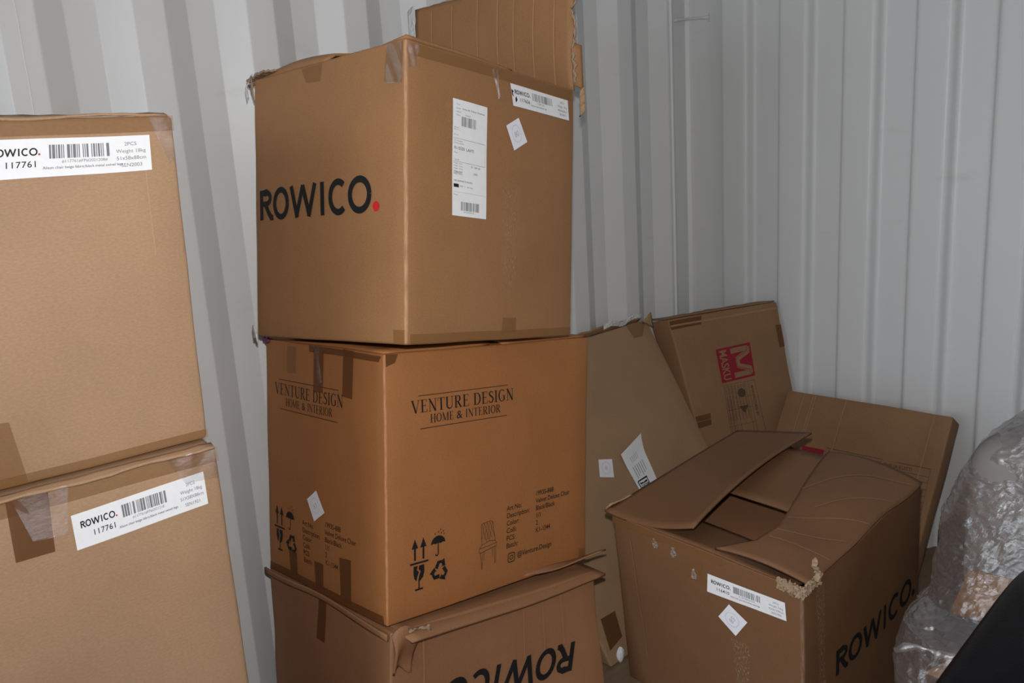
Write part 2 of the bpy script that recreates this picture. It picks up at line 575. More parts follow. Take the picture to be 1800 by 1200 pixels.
# ------------------------------------------------------------------ cartons
class Carton:
    KEYS = [(0, 0, 0), (1, 0, 0), (0, 1, 0), (1, 1, 0), (0, 0, 1), (1, 0, 1), (0, 1, 1), (1, 1, 1)]
    def __init__(self, label, corners, mat, name='cardboard_box', bulge=None, group=None, open_top=False, wear=(1, 1, 1, 1), r=0.006, seed=0, n=14, rough=0.0015):
        self.c = {k: Vector(p) for k, p in zip(self.KEYS, corners)}
        self.bul = bulge or {}
        self.mat = mat
        zmin = min(p.z for p in self.c.values())
        ctr = sum((self.c[k] for k in self.KEYS if k[2] == 0), Vector()) / 4
        self.ctr = sum(self.c.values(), Vector()) / 8
        self.seed = seed
        self.rough = rough
        self.root = thing(name, label, 'box', (ctr.x, ctr.y, zmin), group)
        la = sum((self.c[0, j, k] - self.c[1, j, k]).length for j in (0, 1) for k in (0, 1)) / 4
        lb = sum((self.c[i, 1, k] - self.c[i, 0, k]).length for i in (0, 1) for k in (0, 1)) / 4
        lc = sum((self.c[i, j, 1] - self.c[i, j, 0]).length for i in (0, 1) for j in (0, 1)) / 4
        self.dim = (la, lb, lc)
        fc = lambda ax, sg: sum((self.c[k] for k in self.KEYS if k[ax] == sg), Vector()) / 4
        self.dirs = {'R': (fc(0, 0) - fc(0, 1)).normalized(), 'L': (fc(1, 0) - fc(1, 1)).normalized(), 'T': (fc(2, 1) - fc(2, 0)).normalized()}
        self.dirs['X'], self.dirs['Y'], self.dirs['D'] = -self.dirs['R'], -self.dirs['L'], -self.dirs['T']
        self._body(open_top, wear, r, n)
    def P(self, a, b, c):
        i, j, k = (1 - a) / 2, (b + 1) / 2, (c + 1) / 2
        q = Vector()
        for (ii, jj, kk), p in self.c.items():
            q += p * ((i if ii else 1 - i) * (j if jj else 1 - j) * (k if kk else 1 - k))
        for f, ax, sg in (('R', 0, 1), ('X', 0, -1), ('L', 1, -1), ('Y', 1, 1), ('T', 2, 1), ('D', 2, -1)):
            bl = self.bul.get(f, 0.004)
            if bl:
                v = (a, b, c)
                w_ = max(0, (1 + sg * v[ax]) / 2) ** 6
                o1, o2 = [v[x] for x in range(3) if x != ax]
                q += self.dirs[f] * bl * w_ * max(0, 1 - o1 * o1) * max(0, 1 - o2 * o2)
        if self.rough:
            nv = mnoise.noise_vector(Vector((q.x * 6 + self.seed, q.y * 6, q.z * 6)))
            q += Vector(nv) * self.rough * 1.4
        return q
    def _body(self, open_top, wear, r, n):
        h = [d / 2 for d in self.dim]
        def axis(i):
            rr = r / h[i]
            inner = [-1 + rr + (2 - 2 * rr) * t / n for t in range(n + 1)]
            return [-1.0, -1 + rr * 0.45] + inner + [1 - rr * 0.45, 1.0]
        ax = [axis(i) for i in range(3)]
        idx, verts, uvs, wr, faces = {}, [], [], [], []
        def vid(p, uv, fname):
            key = (round(p[0], 5), round(p[1], 5), round(p[2], 5), fname)
            if key in idx:
                return idx[key]
            m = Vector((p[0] * h[0], p[1] * h[1], p[2] * h[2]))
            q = Vector((max(-(h[0] - r), min(h[0] - r, m.x)), max(-(h[1] - r), min(h[1] - r, m.y)), max(-(h[2] - r), min(h[2] - r, m.z))))
            if open_top and m.z > 0:
                q.z = m.z
            d = m - q
            ea, eb = abs(m.x) > h[0] - r * 0.99, abs(m.y) > h[1] - r * 0.99
            if d.length > 1e-9:
                m = q + d * (r / d.length)
            W = self.P(m.x / h[0], m.y / h[1], m.z / h[2])
            verts.append(W)
            uvs.append(uv)
            wv = 0.0
            if ea and eb:
                wv = wear[(0 if m.x > 0 else 1) + (0 if m.y < 0 else 2)]
            wr.append(wv)
            idx[key] = len(verts) - 1
            return idx[key]
        def face(fname, fa, sg, ua, va):
            U, V = ax[ua], ax[va]
            for i in range(len(U) - 1):
                for j in range(len(V) - 1):
                    q = []
                    for (uu, vv) in ((U[i], V[j]), (U[i + 1], V[j]), (U[i + 1], V[j + 1]), (U[i], V[j + 1])):
                        p = [0, 0, 0]
                        p[fa], p[ua], p[va] = sg, uu, vv
                        q.append(vid(p, (uu * h[ua] + self.seed, vv * h[va]), fname))
                    faces.append(q)
        face('R', 0, 1, 1, 2)
        face('X', 0, -1, 1, 2)
        face('L', 1, -1, 0, 2)
        face('Y', 1, 1, 0, 2)
        face('D', 2, -1, 0, 1)
        if not open_top:
            face('T', 2, 1, 0, 1)
        o = mesh_obj('body', verts, faces, self.mat, self.root, uvs=uvs, smooth=True, wear=wr)
        bm = bmesh.new()
        bm.from_mesh(o.data)
        bmesh.ops.remove_doubles(bm, verts=bm.verts, dist=0.0001)
        bmesh.ops.recalc_face_normals(bm, faces=bm.faces)
        bm.to_mesh(o.data)
        bm.free()
        for p in o.data.polygons:
            p.use_smooth = True
        if open_top:
            md = o.modifiers.new('board', 'SOLIDIFY')
            md.thickness = 0.006
            md.offset = -1
        self.body = o
    def pos(self, face, s, t, off=0.0):
        def q(s, t):
            return self.P(1, 2 * s - 1, 2 * t - 1) if face == 'R' else self.P(2 * s - 1, -1, 2 * t - 1)
        p = q(s, t)
        if off:
            e = 0.004
            n = (q(s + e, t) - q(s - e, t)).cross(q(s, t + e) - q(s, t - e)).normalized()
            p = p + n * off
        return p
    def onto(self, face, quad, w, h):
        """quad: face coordinates of TL, TR, BR, BL -> map from metres (x, y) on the decal to the face"""
        TL, TR, BR, BL = quad
        def f(x, y, off):
            u, v = x / w, y / h
            s = (BL[0] * (1 - u) + BR[0] * u) * (1 - v) + (TL[0] * (1 - u) + TR[0] * u) * v
            t = (BL[1] * (1 - u) + BR[1] * u) * (1 - v) + (TL[1] * (1 - u) + TR[1] * u) * v
            return self.pos(face, s, t, off)
        return f
    def patch(self, name, face, quad, mat, off=0.0012, n=(8, 8), parent=None, label=None, ragged=0.0, curl=None):
        f = self.onto(face, quad, 1, 1)
        def g(u, v):
            uu, vv = u, v
            if ragged and (v in (0.0, 1.0)):
                vv = v + ragged * (random.random() - 0.5)
            o = off + (curl(u, v) if curl else 0)
            return f(uu, vv, o)
        TL, TR, BR, BL = quad
        a = (self.pos(face, *TL) - self.pos(face, *TR)).length
        b = (self.pos(face, *TL) - self.pos(face, *BL)).length
        return sheet(name, g, n[0], n[1], mat, parent or self.root, thick=None, size=(a, b), label=label)
    def ink(self, name, face, quad, w, h, pr, mat, off=0.0016, parent=None, curl=None):
        f = self.onto(face, quad, w, h)
        vs_ = [f(x, y, off + (curl(x / w, y / h) if curl else 0)) for x, y in pr.v]
        return mesh_obj(name, vs_, pr.f, mat, parent or self.root)
    def strip_edge(self, name, face, mat, t0, t1, s0=0.0, s1=1.0, n=24):
        return self.patch(name, face, [(s0, t1), (s1, t1), (s1, t0), (s0, t0)], mat, n=(n, 3))

LOGO, DOT = brand_letters()
def wordmark(ct, face, quad, red_dot=True):
    ct.ink('logo_print', face, quad, 6.0, 1.0, LOGO, 'black_ink')
    ct.ink('logo_dot', face, quad, 6.0, 1.0, DOT, 'red_ink' if red_dot else 'black_ink')

def barcode(pr, x0, y0, x1, y1, n=42):
    ws = [random.choice((1, 1, 2, 3)) for _ in range(n)]
    tot = sum(ws)
    x = x0
    for i, q in enumerate(ws):
        d = (x1 - x0) * q / tot
        if i % 2 == 0:
            pr.rect(x, y0, x + d, y1)
        x += d

def product_label(ct, face, quad, number, code, desc, lines, dx=0.0, bx=0.0):
    w_, h_ = 0.212, 0.050
    lab = ct.patch('product_label', face, quad, 'white_paper', off=0.0014, n=(10, 3), label='white product label with barcode')
    pr = Print()
    pr.merge(LOGO, 0.011 + dx, 0.0285, 0.0092, 0.0095)
    pr.text(number, 0.026 + dx, 0.0135, 0.0115, bold=0.006, spacing=1.08)
    g, sm = Print(), Print()
    barcode(g, 0.074 + bx, 0.0235, 0.148 + bx, 0.0415)
    sm.text(code, 0.088 + bx, 0.0175, 0.0056)
    pr.text(desc, 0.066 + bx, 0.0100, 0.0050)
    for i, l in enumerate(lines):
        sm.text(l, 0.187, 0.0365 - 0.0098 * i, 0.0072, align='CENTER')
    dt = Print().merge(DOT, 0.011 + dx, 0.0285, 0.0092, 0.0095)
    ct.ink('label_text', face, quad, w_, h_, pr, 'black_ink', 0.0019, lab)
    ct.ink('label_barcode', face, quad, w_, h_, g, 'grey_ink', 0.0019, lab)
    ct.ink('label_small_text', face, quad, w_, h_, sm, 'grey_ink', 0.0019, lab)['kind'] = 'stuff'
    ct.ink('label_dot', face, quad, w_, h_, dt, 'red_ink', 0.0019, lab)
    return lab

def number_sticker(ct, face, quad, txt):
    lab = ct.patch('number_sticker', face, quad, 'sticker_paper', off=0.0016, n=(3, 3), label='small white paper sticker with a pencilled circle')
    pr = Print()
    pr.ring(0.028, 0.03, 0.017, 0.019, 0, 352, 0.0008, 28)
    pr.text(txt, 0.028, 0.023, 0.018, align='CENTER')
    ct.ink('pencil_mark', face, quad, 0.056, 0.058, pr, 'pencil', 0.0021, lab)
    return lab

# ------------------------------------------------------------------ the container (setting)
def fillet(pts, r, n=5):
    out = [pts[0]]
    for i in range(1, len(pts) - 1):
        p0, p, p1 = Vector(pts[i - 1]), Vector(pts[i]), Vector(pts[i + 1])
        a, b = p0 - p, p1 - p
        if a.length < 1e-6 or b.length < 1e-6 or abs(a.normalized().dot(b.normalized())) > 0.999:
            out.append(tuple(p))
            continue
        d = min(r, a.length * 0.45, b.length * 0.45)
        q0, q1 = p + a.normalized() * d, p + b.normalized() * d
        for k_ in range(n + 1):
            t = k_ / n
            out.append(tuple(q0 * (1 - t) ** 2 + p * 2 * t * (1 - t) + q1 * t * t))
    return out + [pts[-1]]

def profile_wall(name, pts, z0, z1, mat='container_paint', nz=1, r=0.0):
    if r:
        pts = fillet(pts, r)
    vs_, fc = [], []
    for (x, y) in pts:
        for k in range(nz + 1):
            vs_.append((x, y, z0 + (z1 - z0) * k / nz))
    for i in range(len(pts) - 1):
        for k in range(nz):
            a = i * (nz + 1) + k
            fc.append((a, a + 1, a + nz + 2, a + nz + 1))
    o = mesh_obj(name, vs_, fc, mat, solid=(0.003, 0))
    o['kind'] = 'structure'
    return o

CEIL = 2.39
DOOR_Y = -5.9
side = []
ph = -2.4063
k = -13
while True:
    y = ph + 0.278 * k
    if k > 7:
        break
    if y > DOOR_Y:
        side += [(0, y), (-0.036, y + 0.068), (-0.036, y + 0.138), (0, y + 0.206)]
    k += 1
side = [(0, DOOR_Y)] + side
profile_wall('wall_left', side + [(0, -0.238)], 0, CEIL, r=0.003)
# corner post between the side wall and the end wall
profile_wall('trim_1', [(0.0, -0.240), (0.006, -0.234), (0.003, -0.224), (-0.012, -0.218), (-0.036, -0.195), (-0.036, -0.098), (-0.022, -0.088), (-0.016, -0.078), (0.034, 0.041), (0.050, 0.046)], 0, CEIL)
end = []
pe = 0.0602
for k in range(0, 10):
    x = pe + 0.25 * k
    if x > 2.30:
        break
    end += [(x - 0.0118, 0.0415), (x, 0), (x + 0.1126, 0), (x + 0.1244, 0.0415)]
profile_wall('wall_back', [(0.040, 0.0415)] + end + [(2.36, 0.0415)], 0, CEIL, r=0.016)
profile_wall('wall_right', [(2.35 - x, y) for x, y in side + [(0, 0.05)]], 0, CEIL, r=0.007)
# vertical weld seam on the side wall panel
sv, sf = [], []
ys = ph - 0.278 + 0.206 + 0.037
for i in range(61):
    z = CEIL * i / 60
    for (dx, dy) in ((0.0, -0.0024), (0.0030, 0.0), (0.0, 0.0024)):
        sv.append((dx, ys + dy + 0.0006 * math.sin(i * 2.1), z))
for i in range(60):
    for j in range(2):
        a = i * 3 + j
        sf.append((a, a + 1, a + 4, a + 3))
o = mesh_obj('trim_2', sv, sf, 'container_paint', smooth=True)
o['kind'] = 'structure'
fl_o = mesh_obj('floor', [(-0.04, DOOR_Y, 0), (2.39, DOOR_Y, 0), (2.39, 0.05, 0), (-0.04, 0.05, 0), (-0.04, DOOR_Y, -0.03), (2.39, DOOR_Y, -0.03), (2.39, 0.05, -0.03), (-0.04, 0.05, -0.03)],
                [(0, 1, 2, 3), (4, 7, 6, 5), (0, 4, 5, 1), (1, 5, 6, 2), (2, 6, 7, 3), (3, 7, 4, 0)], 'floor_plywood')
fl_o['kind'] = 'structure'
ce = mesh_obj('ceiling', [(-0.04, DOOR_Y, CEIL), (2.39, DOOR_Y, CEIL), (2.39, 0.05, CEIL), (-0.04, 0.05, CEIL), (-0.04, DOOR_Y, CEIL + .03), (2.39, DOOR_Y, CEIL + .03), (2.39, 0.05, CEIL + .03), (-0.04, 0.05, CEIL + .03)],
              [(3, 2, 1, 0), (4, 5, 6, 7), (0, 1, 5, 4), (1, 2, 6, 5), (2, 3, 7, 6), (3, 0, 4, 7)], 'container_paint')
ce['kind'] = 'structure'
gd = mesh_obj('ground', [(-25, -40, -0.16), (27, -40, -0.16), (27, 20, -0.16), (-25, 20, -0.16)], [(0, 1, 2, 3)], 'yard_gravel')
gd['kind'] = 'structure'

def tube(pts, r, n=10, cap=True):
    pts = [Vector(p) for p in pts]
    vs_, fc = [], []
    for i, p in enumerate(pts):
        d = (pts[min(i + 1, len(pts) - 1)] - pts[max(i - 1, 0)]).normalized()
        a = d.cross(Vector((0.13, 0.21, 1))).normalized()
        b = d.cross(a)
        rr = r[i] if isinstance(r, (list, tuple)) else r
        for q in range(n):
            t = 2 * math.pi * q / n
            vs_.append(p + a * math.cos(t) * rr + b * math.sin(t) * rr)
    for i in range(len(pts) - 1):
        for q in range(n):
            fc.append((i * n + q, i * n + (q + 1) % n, (i + 1) * n + (q + 1) % n, (i + 1) * n + q))
    if cap:
        fc.append(tuple(range(n))[::-1])
        fc.append(tuple(range((len(pts) - 1) * n, len(pts) * n)))
    return vs_, fc

# lashing rod across the corner
rod = thing('lashing_rod', 'short horizontal steel lashing rod welded across the container corner', 'lashing rod', (-0.012, -0.18, 1.93))
A0, A1 = Vector((-0.034, -0.165, 1.938)), Vector((0.012, -0.012, 1.948))
pts = [A0.lerp(A1, t) for t in (0, 0.04, 0.10, 0.18, 0.5, 0.8, 0.9, 0.97, 1)]
v_, f_ = tube(pts, [0.007, 0.0085, 0.008, 0.0055, 0.005, 0.0055, 0.007, 0.009, 0.010])
mesh_obj('rod', v_, f_, 'container_paint', rod, smooth=True)
v_, f_ = tube([A1 + Vector((0.0, 0.0, -0.016)), A1, A1 + Vector((0, 0, 0.016))], 0.005, 8)
mesh_obj('weld_foot', v_, f_, 'container_paint', rod, smooth=True)

# ------------------------------------------------------------------ LEFT STACK: three long cartons
BL1 = [(0.594, -3.291, 1.031), (0.085, -3.264, 1.031), (0.640, -2.412, 1.031), (0.131, -2.386, 1.031), (0.594, -3.271, 1.588), (0.085, -3.245, 1.588), (0.640, -2.393, 1.588), (0.131, -2.366, 1.588)]
BL2 = [(0.620, -3.292, 0.450), (0.111, -3.260, 0.450), (0.677, -2.414, 0.450), (0.168, -2.381, 0.450), (0.620, -3.292, 1.027), (0.111, -3.260, 1.027), (0.677, -2.414, 1.027), (0.168, -2.381, 1.027)]
BL3 = [(x, y, 0 if z < 0.5 else 0.449) for (x, y, z) in BL2]
c3 = Carton('plain low carton on the floor, lowest of the three-carton stack of pale boxes', BL3, 'kraft_pale', seed=1.3, bulge={'T': 0, 'D': 0})
c3.strip_edge('tape_strip', 'R', 'brown_tape', 0.94, 1.0)

L1 = Carton('pale tan carton with white barcode label, topmost of the stack beside the side wall', BL1, 'kraft_pale', seed=2.1, bulge={'R': 0.010, 'D': 0, 'T': 0.006}, wear=(0.1, 0.1, 0.35, 0.1), r=0.008)
product_label(L1, 'R', [(0.660, 0.948), (0.954, 0.946), (0.952, 0.847), (0.651, 0.844)], '117761', '#117761#FP#2021208#', 'Alison chair beige fabric/black metal swivel legs', ['2PCS', 'Weight 18kg', '51x58x88cm', 'SEN2003'], 0.0125, 0.0145)
L1.strip_edge('tape_strip', 'R', 'brown_tape', 0.955, 0.999, 0.3, 1.0)
L1.strip_edge('tape_strip', 'R', 'brown_tape', 0.004, 0.032, 0.0, 1.0)
L1.patch('tape_strip', 'R', [(0.60, 0.20), (0.658, 0.190), (0.675, 0.003), (0.604, 0.003)], 'brown_tape')
L1.patch('tape_strip', 'R', [(0.955, 1.0), (0.998, 0.99), (0.998, 0.88), (0.985, 0.86)], 'clear_tape', off=0.0018)
L1.patch('crease', 'R', [(0.940, 0.93), (0.9425, 0.93), (0.9405, 0.60), (0.9385, 0.60)], 'kraft_pale_crease', off=0.0012, n=(2, 8))
# crumpled lid edge on top
def lid1(u, v):
    p = L1.P(1 - 0.10 * v, -0.9 + 1.88 * u, 1)
    return p + Vector((0.003 * (1 - v), 0, 0.000 + 0.0025 * math.sin(u * 23) * (1 - v) + 0.003 * v + 0.002 * random.random()))
sheet('lid_flap', lid1, 40, 3, 'kraft_pale', L1.root, 0.004, (0.8, 0.05))

L2 = Carton('pale tan carton with tilted white barcode label, middle of the stack beside the side wall', BL2, 'kraft_pale', seed=3.7, bulge={'R': 0.012, 'D': 0, 'T': 0}, wear=(0.1, 0.1, 0.4, 0.1), r=0.012)
product_label(L2, 'R', [(0.725, 0.910), (0.967, 0.930), (0.967, 0.828), (0.724, 0.808)], '117761', '#117761#FP#2021218', 'Alison chair beige fabric/black metal swivel legs', ['2PCS', 'Weight 18kg', '51X58X88cm', 'SEN1921'])
L2.strip_edge('tape_strip', 'R', 'brown_tape', 0.950, 0.997, 0.0, 1.0)
L2.patch('tape_strip', 'R', [(0.632, 0.995), (0.698, 0.995), (0.690, 0.824), (0.628, 0.825)], 'dark_tape', off=0.0018)
L2.patch('clear_tape_strip', 'R', [(0.64, 1.0), (0.73, 1.0), (0.715, 0.86), (0.66, 0.87)], 'clear_tape', off=0.0035, n=(16, 16), curl=lambda u, v: 0.003 * math.sin(9 * u + 5 * v) * v)
L2.patch('clear_tape_strip', 'R', [(0.90, 1.0), (0.995, 1.0), (0.995, 0.90), (0.93, 0.91)], 'clear_tape', off=0.003, n=(12, 12), curl=lambda u, v: 0.0025 * math.sin(11 * u - 4 * v) * v)
def lid2(u, v):
    p = L2.P(1 - 0.05 * v, -0.95 + 1.94 * u, 1)
    return p + Vector((0.004 * (1 - v), 0, -0.004 + 0.005 * v + 0.002 * math.sin(u * 31) * (1 - v) + 0.002 * random.random()))
sheet('lid_flap', lid2, 40, 3, 'kraft_pale', L2.root, 0.004, (0.8, 0.05))

# ------------------------------------------------------------------ MIDDLE STACK
KA = [(0.707, -2.019, 1.131), (0.192, -2.093, 1.101), (0.635, -1.478, 1.038), (0.120, -1.551, 1.008), (0.660, -1.924, 1.721), (0.144, -1.998, 1.692), (0.588, -1.382, 1.628), (0.072, -1.456, 1.599)]
KB = [(0.621, -2.078, 0.498), (0.108, -2.101, 0.472), (0.598, -1.429, 0.406), (0.084, -1.451, 0.380), (0.588, -1.996, 1.091), (0.075, -2.018, 1.066), (0.564, -1.346, 0.999), (0.051, -1.369, 0.974)]
KC = [(0.585, -2.103, 0.000), (0.050, -2.111, 0.000), (0.715, -1.486, 0.000), (0.100, -1.460, 0.000), (0.631, -2.074, 0.486), (0.100, -2.100, 0.462), (0.653, -1.456, 0.395), (0.095, -1.450, 0.370)]

# --- top carton
A = Carton('brown open carton with black wordmark and tall shipping label, topmost of the middle stack', KA, 'kraft_brown', seed=5.2, open_top=True, bulge={'R': 0.006, 'L': 0.006, 'D': 0.003, 'T': 0}, wear=(1.0, 0.2, 0.4, 0), r=0.007)
wordmark(A, 'L', [(0.045, 0.570), (0.861, 0.573), (0.861, 0.449), (0.047, 0.455)])
A.strip_edge('tape_strip', 'R', 'brown_tape', 0.003, 0.036, 0.02, 0.99)
A.strip_edge('tape_strip', 'R', 'brown_tape', 0.955, 0.995, 0.04, 0.98)
A.patch('tape_strip', 'R', [(0.523, 0.085), (0.605, 0.083), (0.605, 0.030), (0.516, 0.026)], 'brown_tape', off=0.0017)
A.patch('tape_strip', 'L', [(0.900, 0.998), (0.990, 0.995), (0.980, 0.865), (0.883, 0.878)], 'brown_tape')
A.patch('tape_strip', 'L', [(0.356, 0.995), (0.500, 0.995), (0.488, 0.933), (0.395, 0.939)], 'brown_tape')
A.patch('tape_strip', 'L', [(0.93, 0.05), (0.995, 0.05), (0.995, 0.004), (0.93, 0.004)], 'brown_tape')
A.patch('clear_tape_strip', 'L', [(0.90, 0.995), (0.99, 0.995), (0.985, 0.86), (0.90, 0.87)], 'clear_tape', off=0.003, n=(14, 14), curl=lambda u, v: 0.003 * math.sin(8 * u + 7 * v))
A.patch('clear_tape_strip', 'R', [(0.005, 0.995), (0.06, 0.990), (0.05, 0.92), (0.005, 0.91)], 'clear_tape', off=0.003, n=(14, 14), curl=lambda u, v: 0.003 * math.sin(9 * u + 6 * v))
A.patch('clear_tape_strip', 'R', [(0.455, 0.985), (0.485, 0.985), (0.50, 0.89), (0.485, 0.88)], 'clear_tape', off=0.002, n=(10, 14), curl=lambda u, v: 0.002 * math.sin(9 * u + 6 * v))
A.patch('scuff_mark', 'R', [(0.768, 0.838), (0.790, 0.842), (0.792, 0.400), (0.780, 0.400)], 'chalky_scuff', off=0.0008, n=(4, 14))
A.patch('scuff_mark', 'R', [(0.513, 0.564), (0.601, 0.571), (0.597, 0.207), (0.515, 0.164)], 'chalky_scuff', off=0.0008, n=(6, 14))
A.patch('scuff_mark', 'R', [(0.195, 0.83), (0.222, 0.83), (0.220, 0.68), (0.200, 0.68)], 'chalky_scuff', off=0.0008, n=(4, 8))
product_label(A, 'R', [(0.563, 0.952), (0.949, 0.953), (0.958, 0.875), (0.578, 0.871)], '117656', '117656 2021', 'Alta bar chair fabric/oak legs', ['2PCS', 'Weight 15kg', '48x56x56cm', 'SEN2012'])
# torn left end of that label
pr = Print().poly([(0, 0.024), (0.006, 0.020), (0.003, 0.028), (0.007, 0.034), (0.0, 0.037)]).poly([(0.010, 0.008), (0.017, 0.015), (0.014, 0.023), (0.010, 0.018)])
A.ink('label_tear', 'R', [(0.563, 0.952), (0.949, 0.953), (0.958, 0.875), (0.578, 0.871)], 0.212, 0.05, pr, 'black_ink', 0.0022)
number_sticker(A, 'R', [(0.532, 0.791), (0.610, 0.831), (0.665, 0.749), (0.582, 0.707)], '80')
SQ = [(0.230, 0.846), (0.420, 0.840), (0.412, 0.440), (0.224, 0.444)]
ship = A.patch('shipping_label', 'R', SQ, 'white_paper', off=0.0014, n=(4, 10), label='tall white shipping label with two barcodes')
g, bk = Print(), Print()
bc1, bc2 = Print(), Print()
barcode(bc1, 0.026, 0.187, 0.072, 0.207, 34)
barcode(bc2, 0.026, 0.012, 0.084, 0.030, 30)
for b_ in (bc1, bc2):
    A.ink('label_barcode', 'R', SQ, 0.105, 0.241, b_, 'grey_ink', 0.0019, ship)
g.text('From', 0.010, 0.229, 0.0045); g.text('Sender', 0.010, 0.221, 0.0045)
bk.text('Rowico AB  10 Bryant Warehouse', 0.028, 0.2215, 0.0048)
g.text('Address', 0.010, 0.214, 0.0042); g.text('Phone', 0.010, 0.207, 0.0042)
g.text('SHIPMENT', 0.036, 0.2095, 0.0038)
for yy in (0.181, 0.177, 0.166):
    g.text('Ref. no: ......', 0.004, yy, 0.0042)
g.stroke([(0.003, 0.160), (0.100, 0.160), (0.100, 0.112), (0.003, 0.112)], 0.0006)
g.text('To: Consignee', 0.005, 0.154, 0.0042); g.text('Delivery address', 0.005, 0.149, 0.0042)
bk.text('FI-15520  LAHTI', 0.005, 0.137, 0.0088)
g.text('Phone', 0.005, 0.129, 0.0042); g.text('Terminal', 0.005, 0.1145, 0.0042)
for i in range(5):
    g.text('Weight  Volume', 0.004, 0.107 - 0.0055 * i, 0.0040)
bk.text('51  104  63', 0.056, 0.104, 0.0062)
bk.text('A207', 0.064, 0.090, 0.0055); bk.text('COMPLETE', 0.004, 0.0875, 0.0050)
bk.text('THIS SHIPMENT IS INSURED', 0.004, 0.0705, 0.0046)
bk.rect(0.004, 0.0585, 0.019, 0.0655); g.text('0101  1    see docs', 0.022, 0.060, 0.0052)
g.stroke([(0.004, 0.049), (0.101, 0.049)], 0.0004)
g.text('Printed', 0.004, 0.042, 0.0040)
g.text('00373325381234', 0.034, 0.0075, 0.0045)
A.ink('label_text', 'R', SQ, 0.105, 0.241, bk, 'black_ink', 0.0019, ship)['kind'] = 'stuff'
A.ink('label_small_text', 'R', SQ, 0.105, 0.241, g, 'grey_ink', 0.0019, ship)['kind'] = 'stuff'
# flaps of the open top
def jag(u, amp=0.006, f=40, seed=0.0):
    return amp * (mnoise.noise(Vector((u * f, seed, 0.3))) + 0.6 * mnoise.noise(Vector((u * f * 2.7, seed + 4, 0.7))))
hl, hr = A.P(-1, 1, 1), A.P(1, 1, 1)
def back_flap(u, v):
    b = hl.lerp(hr, u)
    t = Vector((0.030, -1.425, 1.895)).lerp(Vector((0.585, -1.352, 1.915)), u)
    p = b.lerp(t, v)
    p += Vector((0, -0.010, 0)) * math.sin(math.pi * v) + Vector((jag(v, 0.010, 9, 2) * (u > 0.97) + jag(v, 0.005, 9, 5) * (u < 0.02), 0, jag(u, 0.003, 12, 1) * (v > 0.98)))
    return p
sheet('top_flap', back_flap, 30, 20, 'kraft_brown', A.root, 0.006, (0.52, 0.28))
for s_ in (0.12, 0.26, 0.43, 0.56, 0.66, 0.78, 0.90):
    def cr(u, v, s_=s_):
        return back_flap(s_ + 0.010 * (u - 0.5), 0.05 + 0.9 * v) + Vector((0, -0.0045 - 0.001 * math.sin(math.pi * u), 0))
    sheet('crease', cr, 3, 10, 'kraft_brown_crease', A.root, None, (0.01, 0.28))
# torn white-brown edge along the flap's end, and a scrap of the side flap
def torn(u, v):
    p = back_flap(1.0, 0.06 + 0.94 * v)
    return p + Vector((0.001 + 0.010 * u * (0.6 + jag(v, 1.0, 14, 3)), jag(v, 0.004, 22, 7), 0.003 * random.random()))
sheet('torn_edge', torn, 3, 60, 'torn_paper', A.root, 0.003, (0.02, 0.3))
def scrap(u, v):
    b = hr + Vector((-0.004, -0.01, 0.004))
    return b + Vector((0.014 * u, 0.012 + 0.02 * u * u, 0.012 + 0.10 * v - 0.012 * u + jag(u + v, 0.004, 10, 6)))
sheet('side_flap_scrap', scrap, 6, 8, 'kraft_brown', A.root, 0.005, (0.03, 0.12))
def tuft(u, v):
    b = hr + Vector((0.006, 0.012, -0.002))
    return b + Vector((0.008 * u + jag(v, 0.006, 20, 8), 0.01 * u, -0.060 * v + 0.012 * u))
sheet('torn_fibres', tuft, 4, 14, 'kraft_grey', A.root, 0.003, (0.02, 0.08))
# plastic scrap at the left end of the back flap
def psc(u, v):
    b = back_flap(0.0, 0.45 + 0.55 * v)
    return b + Vector((-0.016 * u - 0.020 * u * v, -0.004, 0.010 * v - 0.012 * u * u + 0.004 * math.sin(9 * v)))
sheet('plastic_tape_scrap', psc, 6, 10, 'plastic_scrap', A.root, 0.001, (0.03, 0.15))
# near flap on the -y side, lying loosely over the opening with a torn end
def near_flap(u, v):
    e = A.P(-1.0 + 1.04 * u, -1, 1)
    lift = (0.008 + 0.012 * math.sin(math.pi * min(1, u * 0.9)) ** 0.8) * min(1, v * 8)
    return e + Vector((-0.030 * (1 - u) ** 3 - jag(v, 0.01, 9, 3) * (u < 0.03), 0.20 * v, lift * (1 - 0.2 * v) + 0.006 * v - 0.012 * (1 - u) ** 4))
sheet('top_flap', near_flap, 24, 8, 'kraft_brown', A.root, 0.006, (0.3, 0.2))
def crumb(u, v):
    e = A.P(-1.0, -1, 1)
    return e + Vector((0.075 - 0.105 * u, -0.004 + 0.03 * v, 0.014 - 0.014 * u * u + jag(u * 2 + v, 0.005, 9, 9)))
sheet('torn_edge', crumb, 14, 5, 'torn_paper', A.root, 0.004, (0.1, 0.03))
def dangle(u, v):
    e = A.P(-1.0, -1, 1) + Vector((-0.012, 0.0, 0.012))
    return e + Vector((-0.036 * v ** 1.1 + 0.012 * (u - 0.5), 0.004 * math.sin(v * 7), -0.012 * v - 0.040 * v * v + 0.012 * (u - 0.5) * (1 - 0.4 * v) + 0.003 * math.sin(v * 11 + u * 5)))
sheet('plastic_tape_scrap', dangle, 5, 14, 'plastic_scrap', A.root, 0.001, (0.015, 0.06))
def corner_tear(u, v):
    e = A.P(-1.0, -1, 0.93)
    return e + Vector((-0.012 * (1 - v) * (1 - u), -0.002, 0.030 * v - 0.03 * u))
sheet('torn_edge', corner_tear, 3, 6, 'torn_paper', A.root, 0.002, (0.02, 0.05))
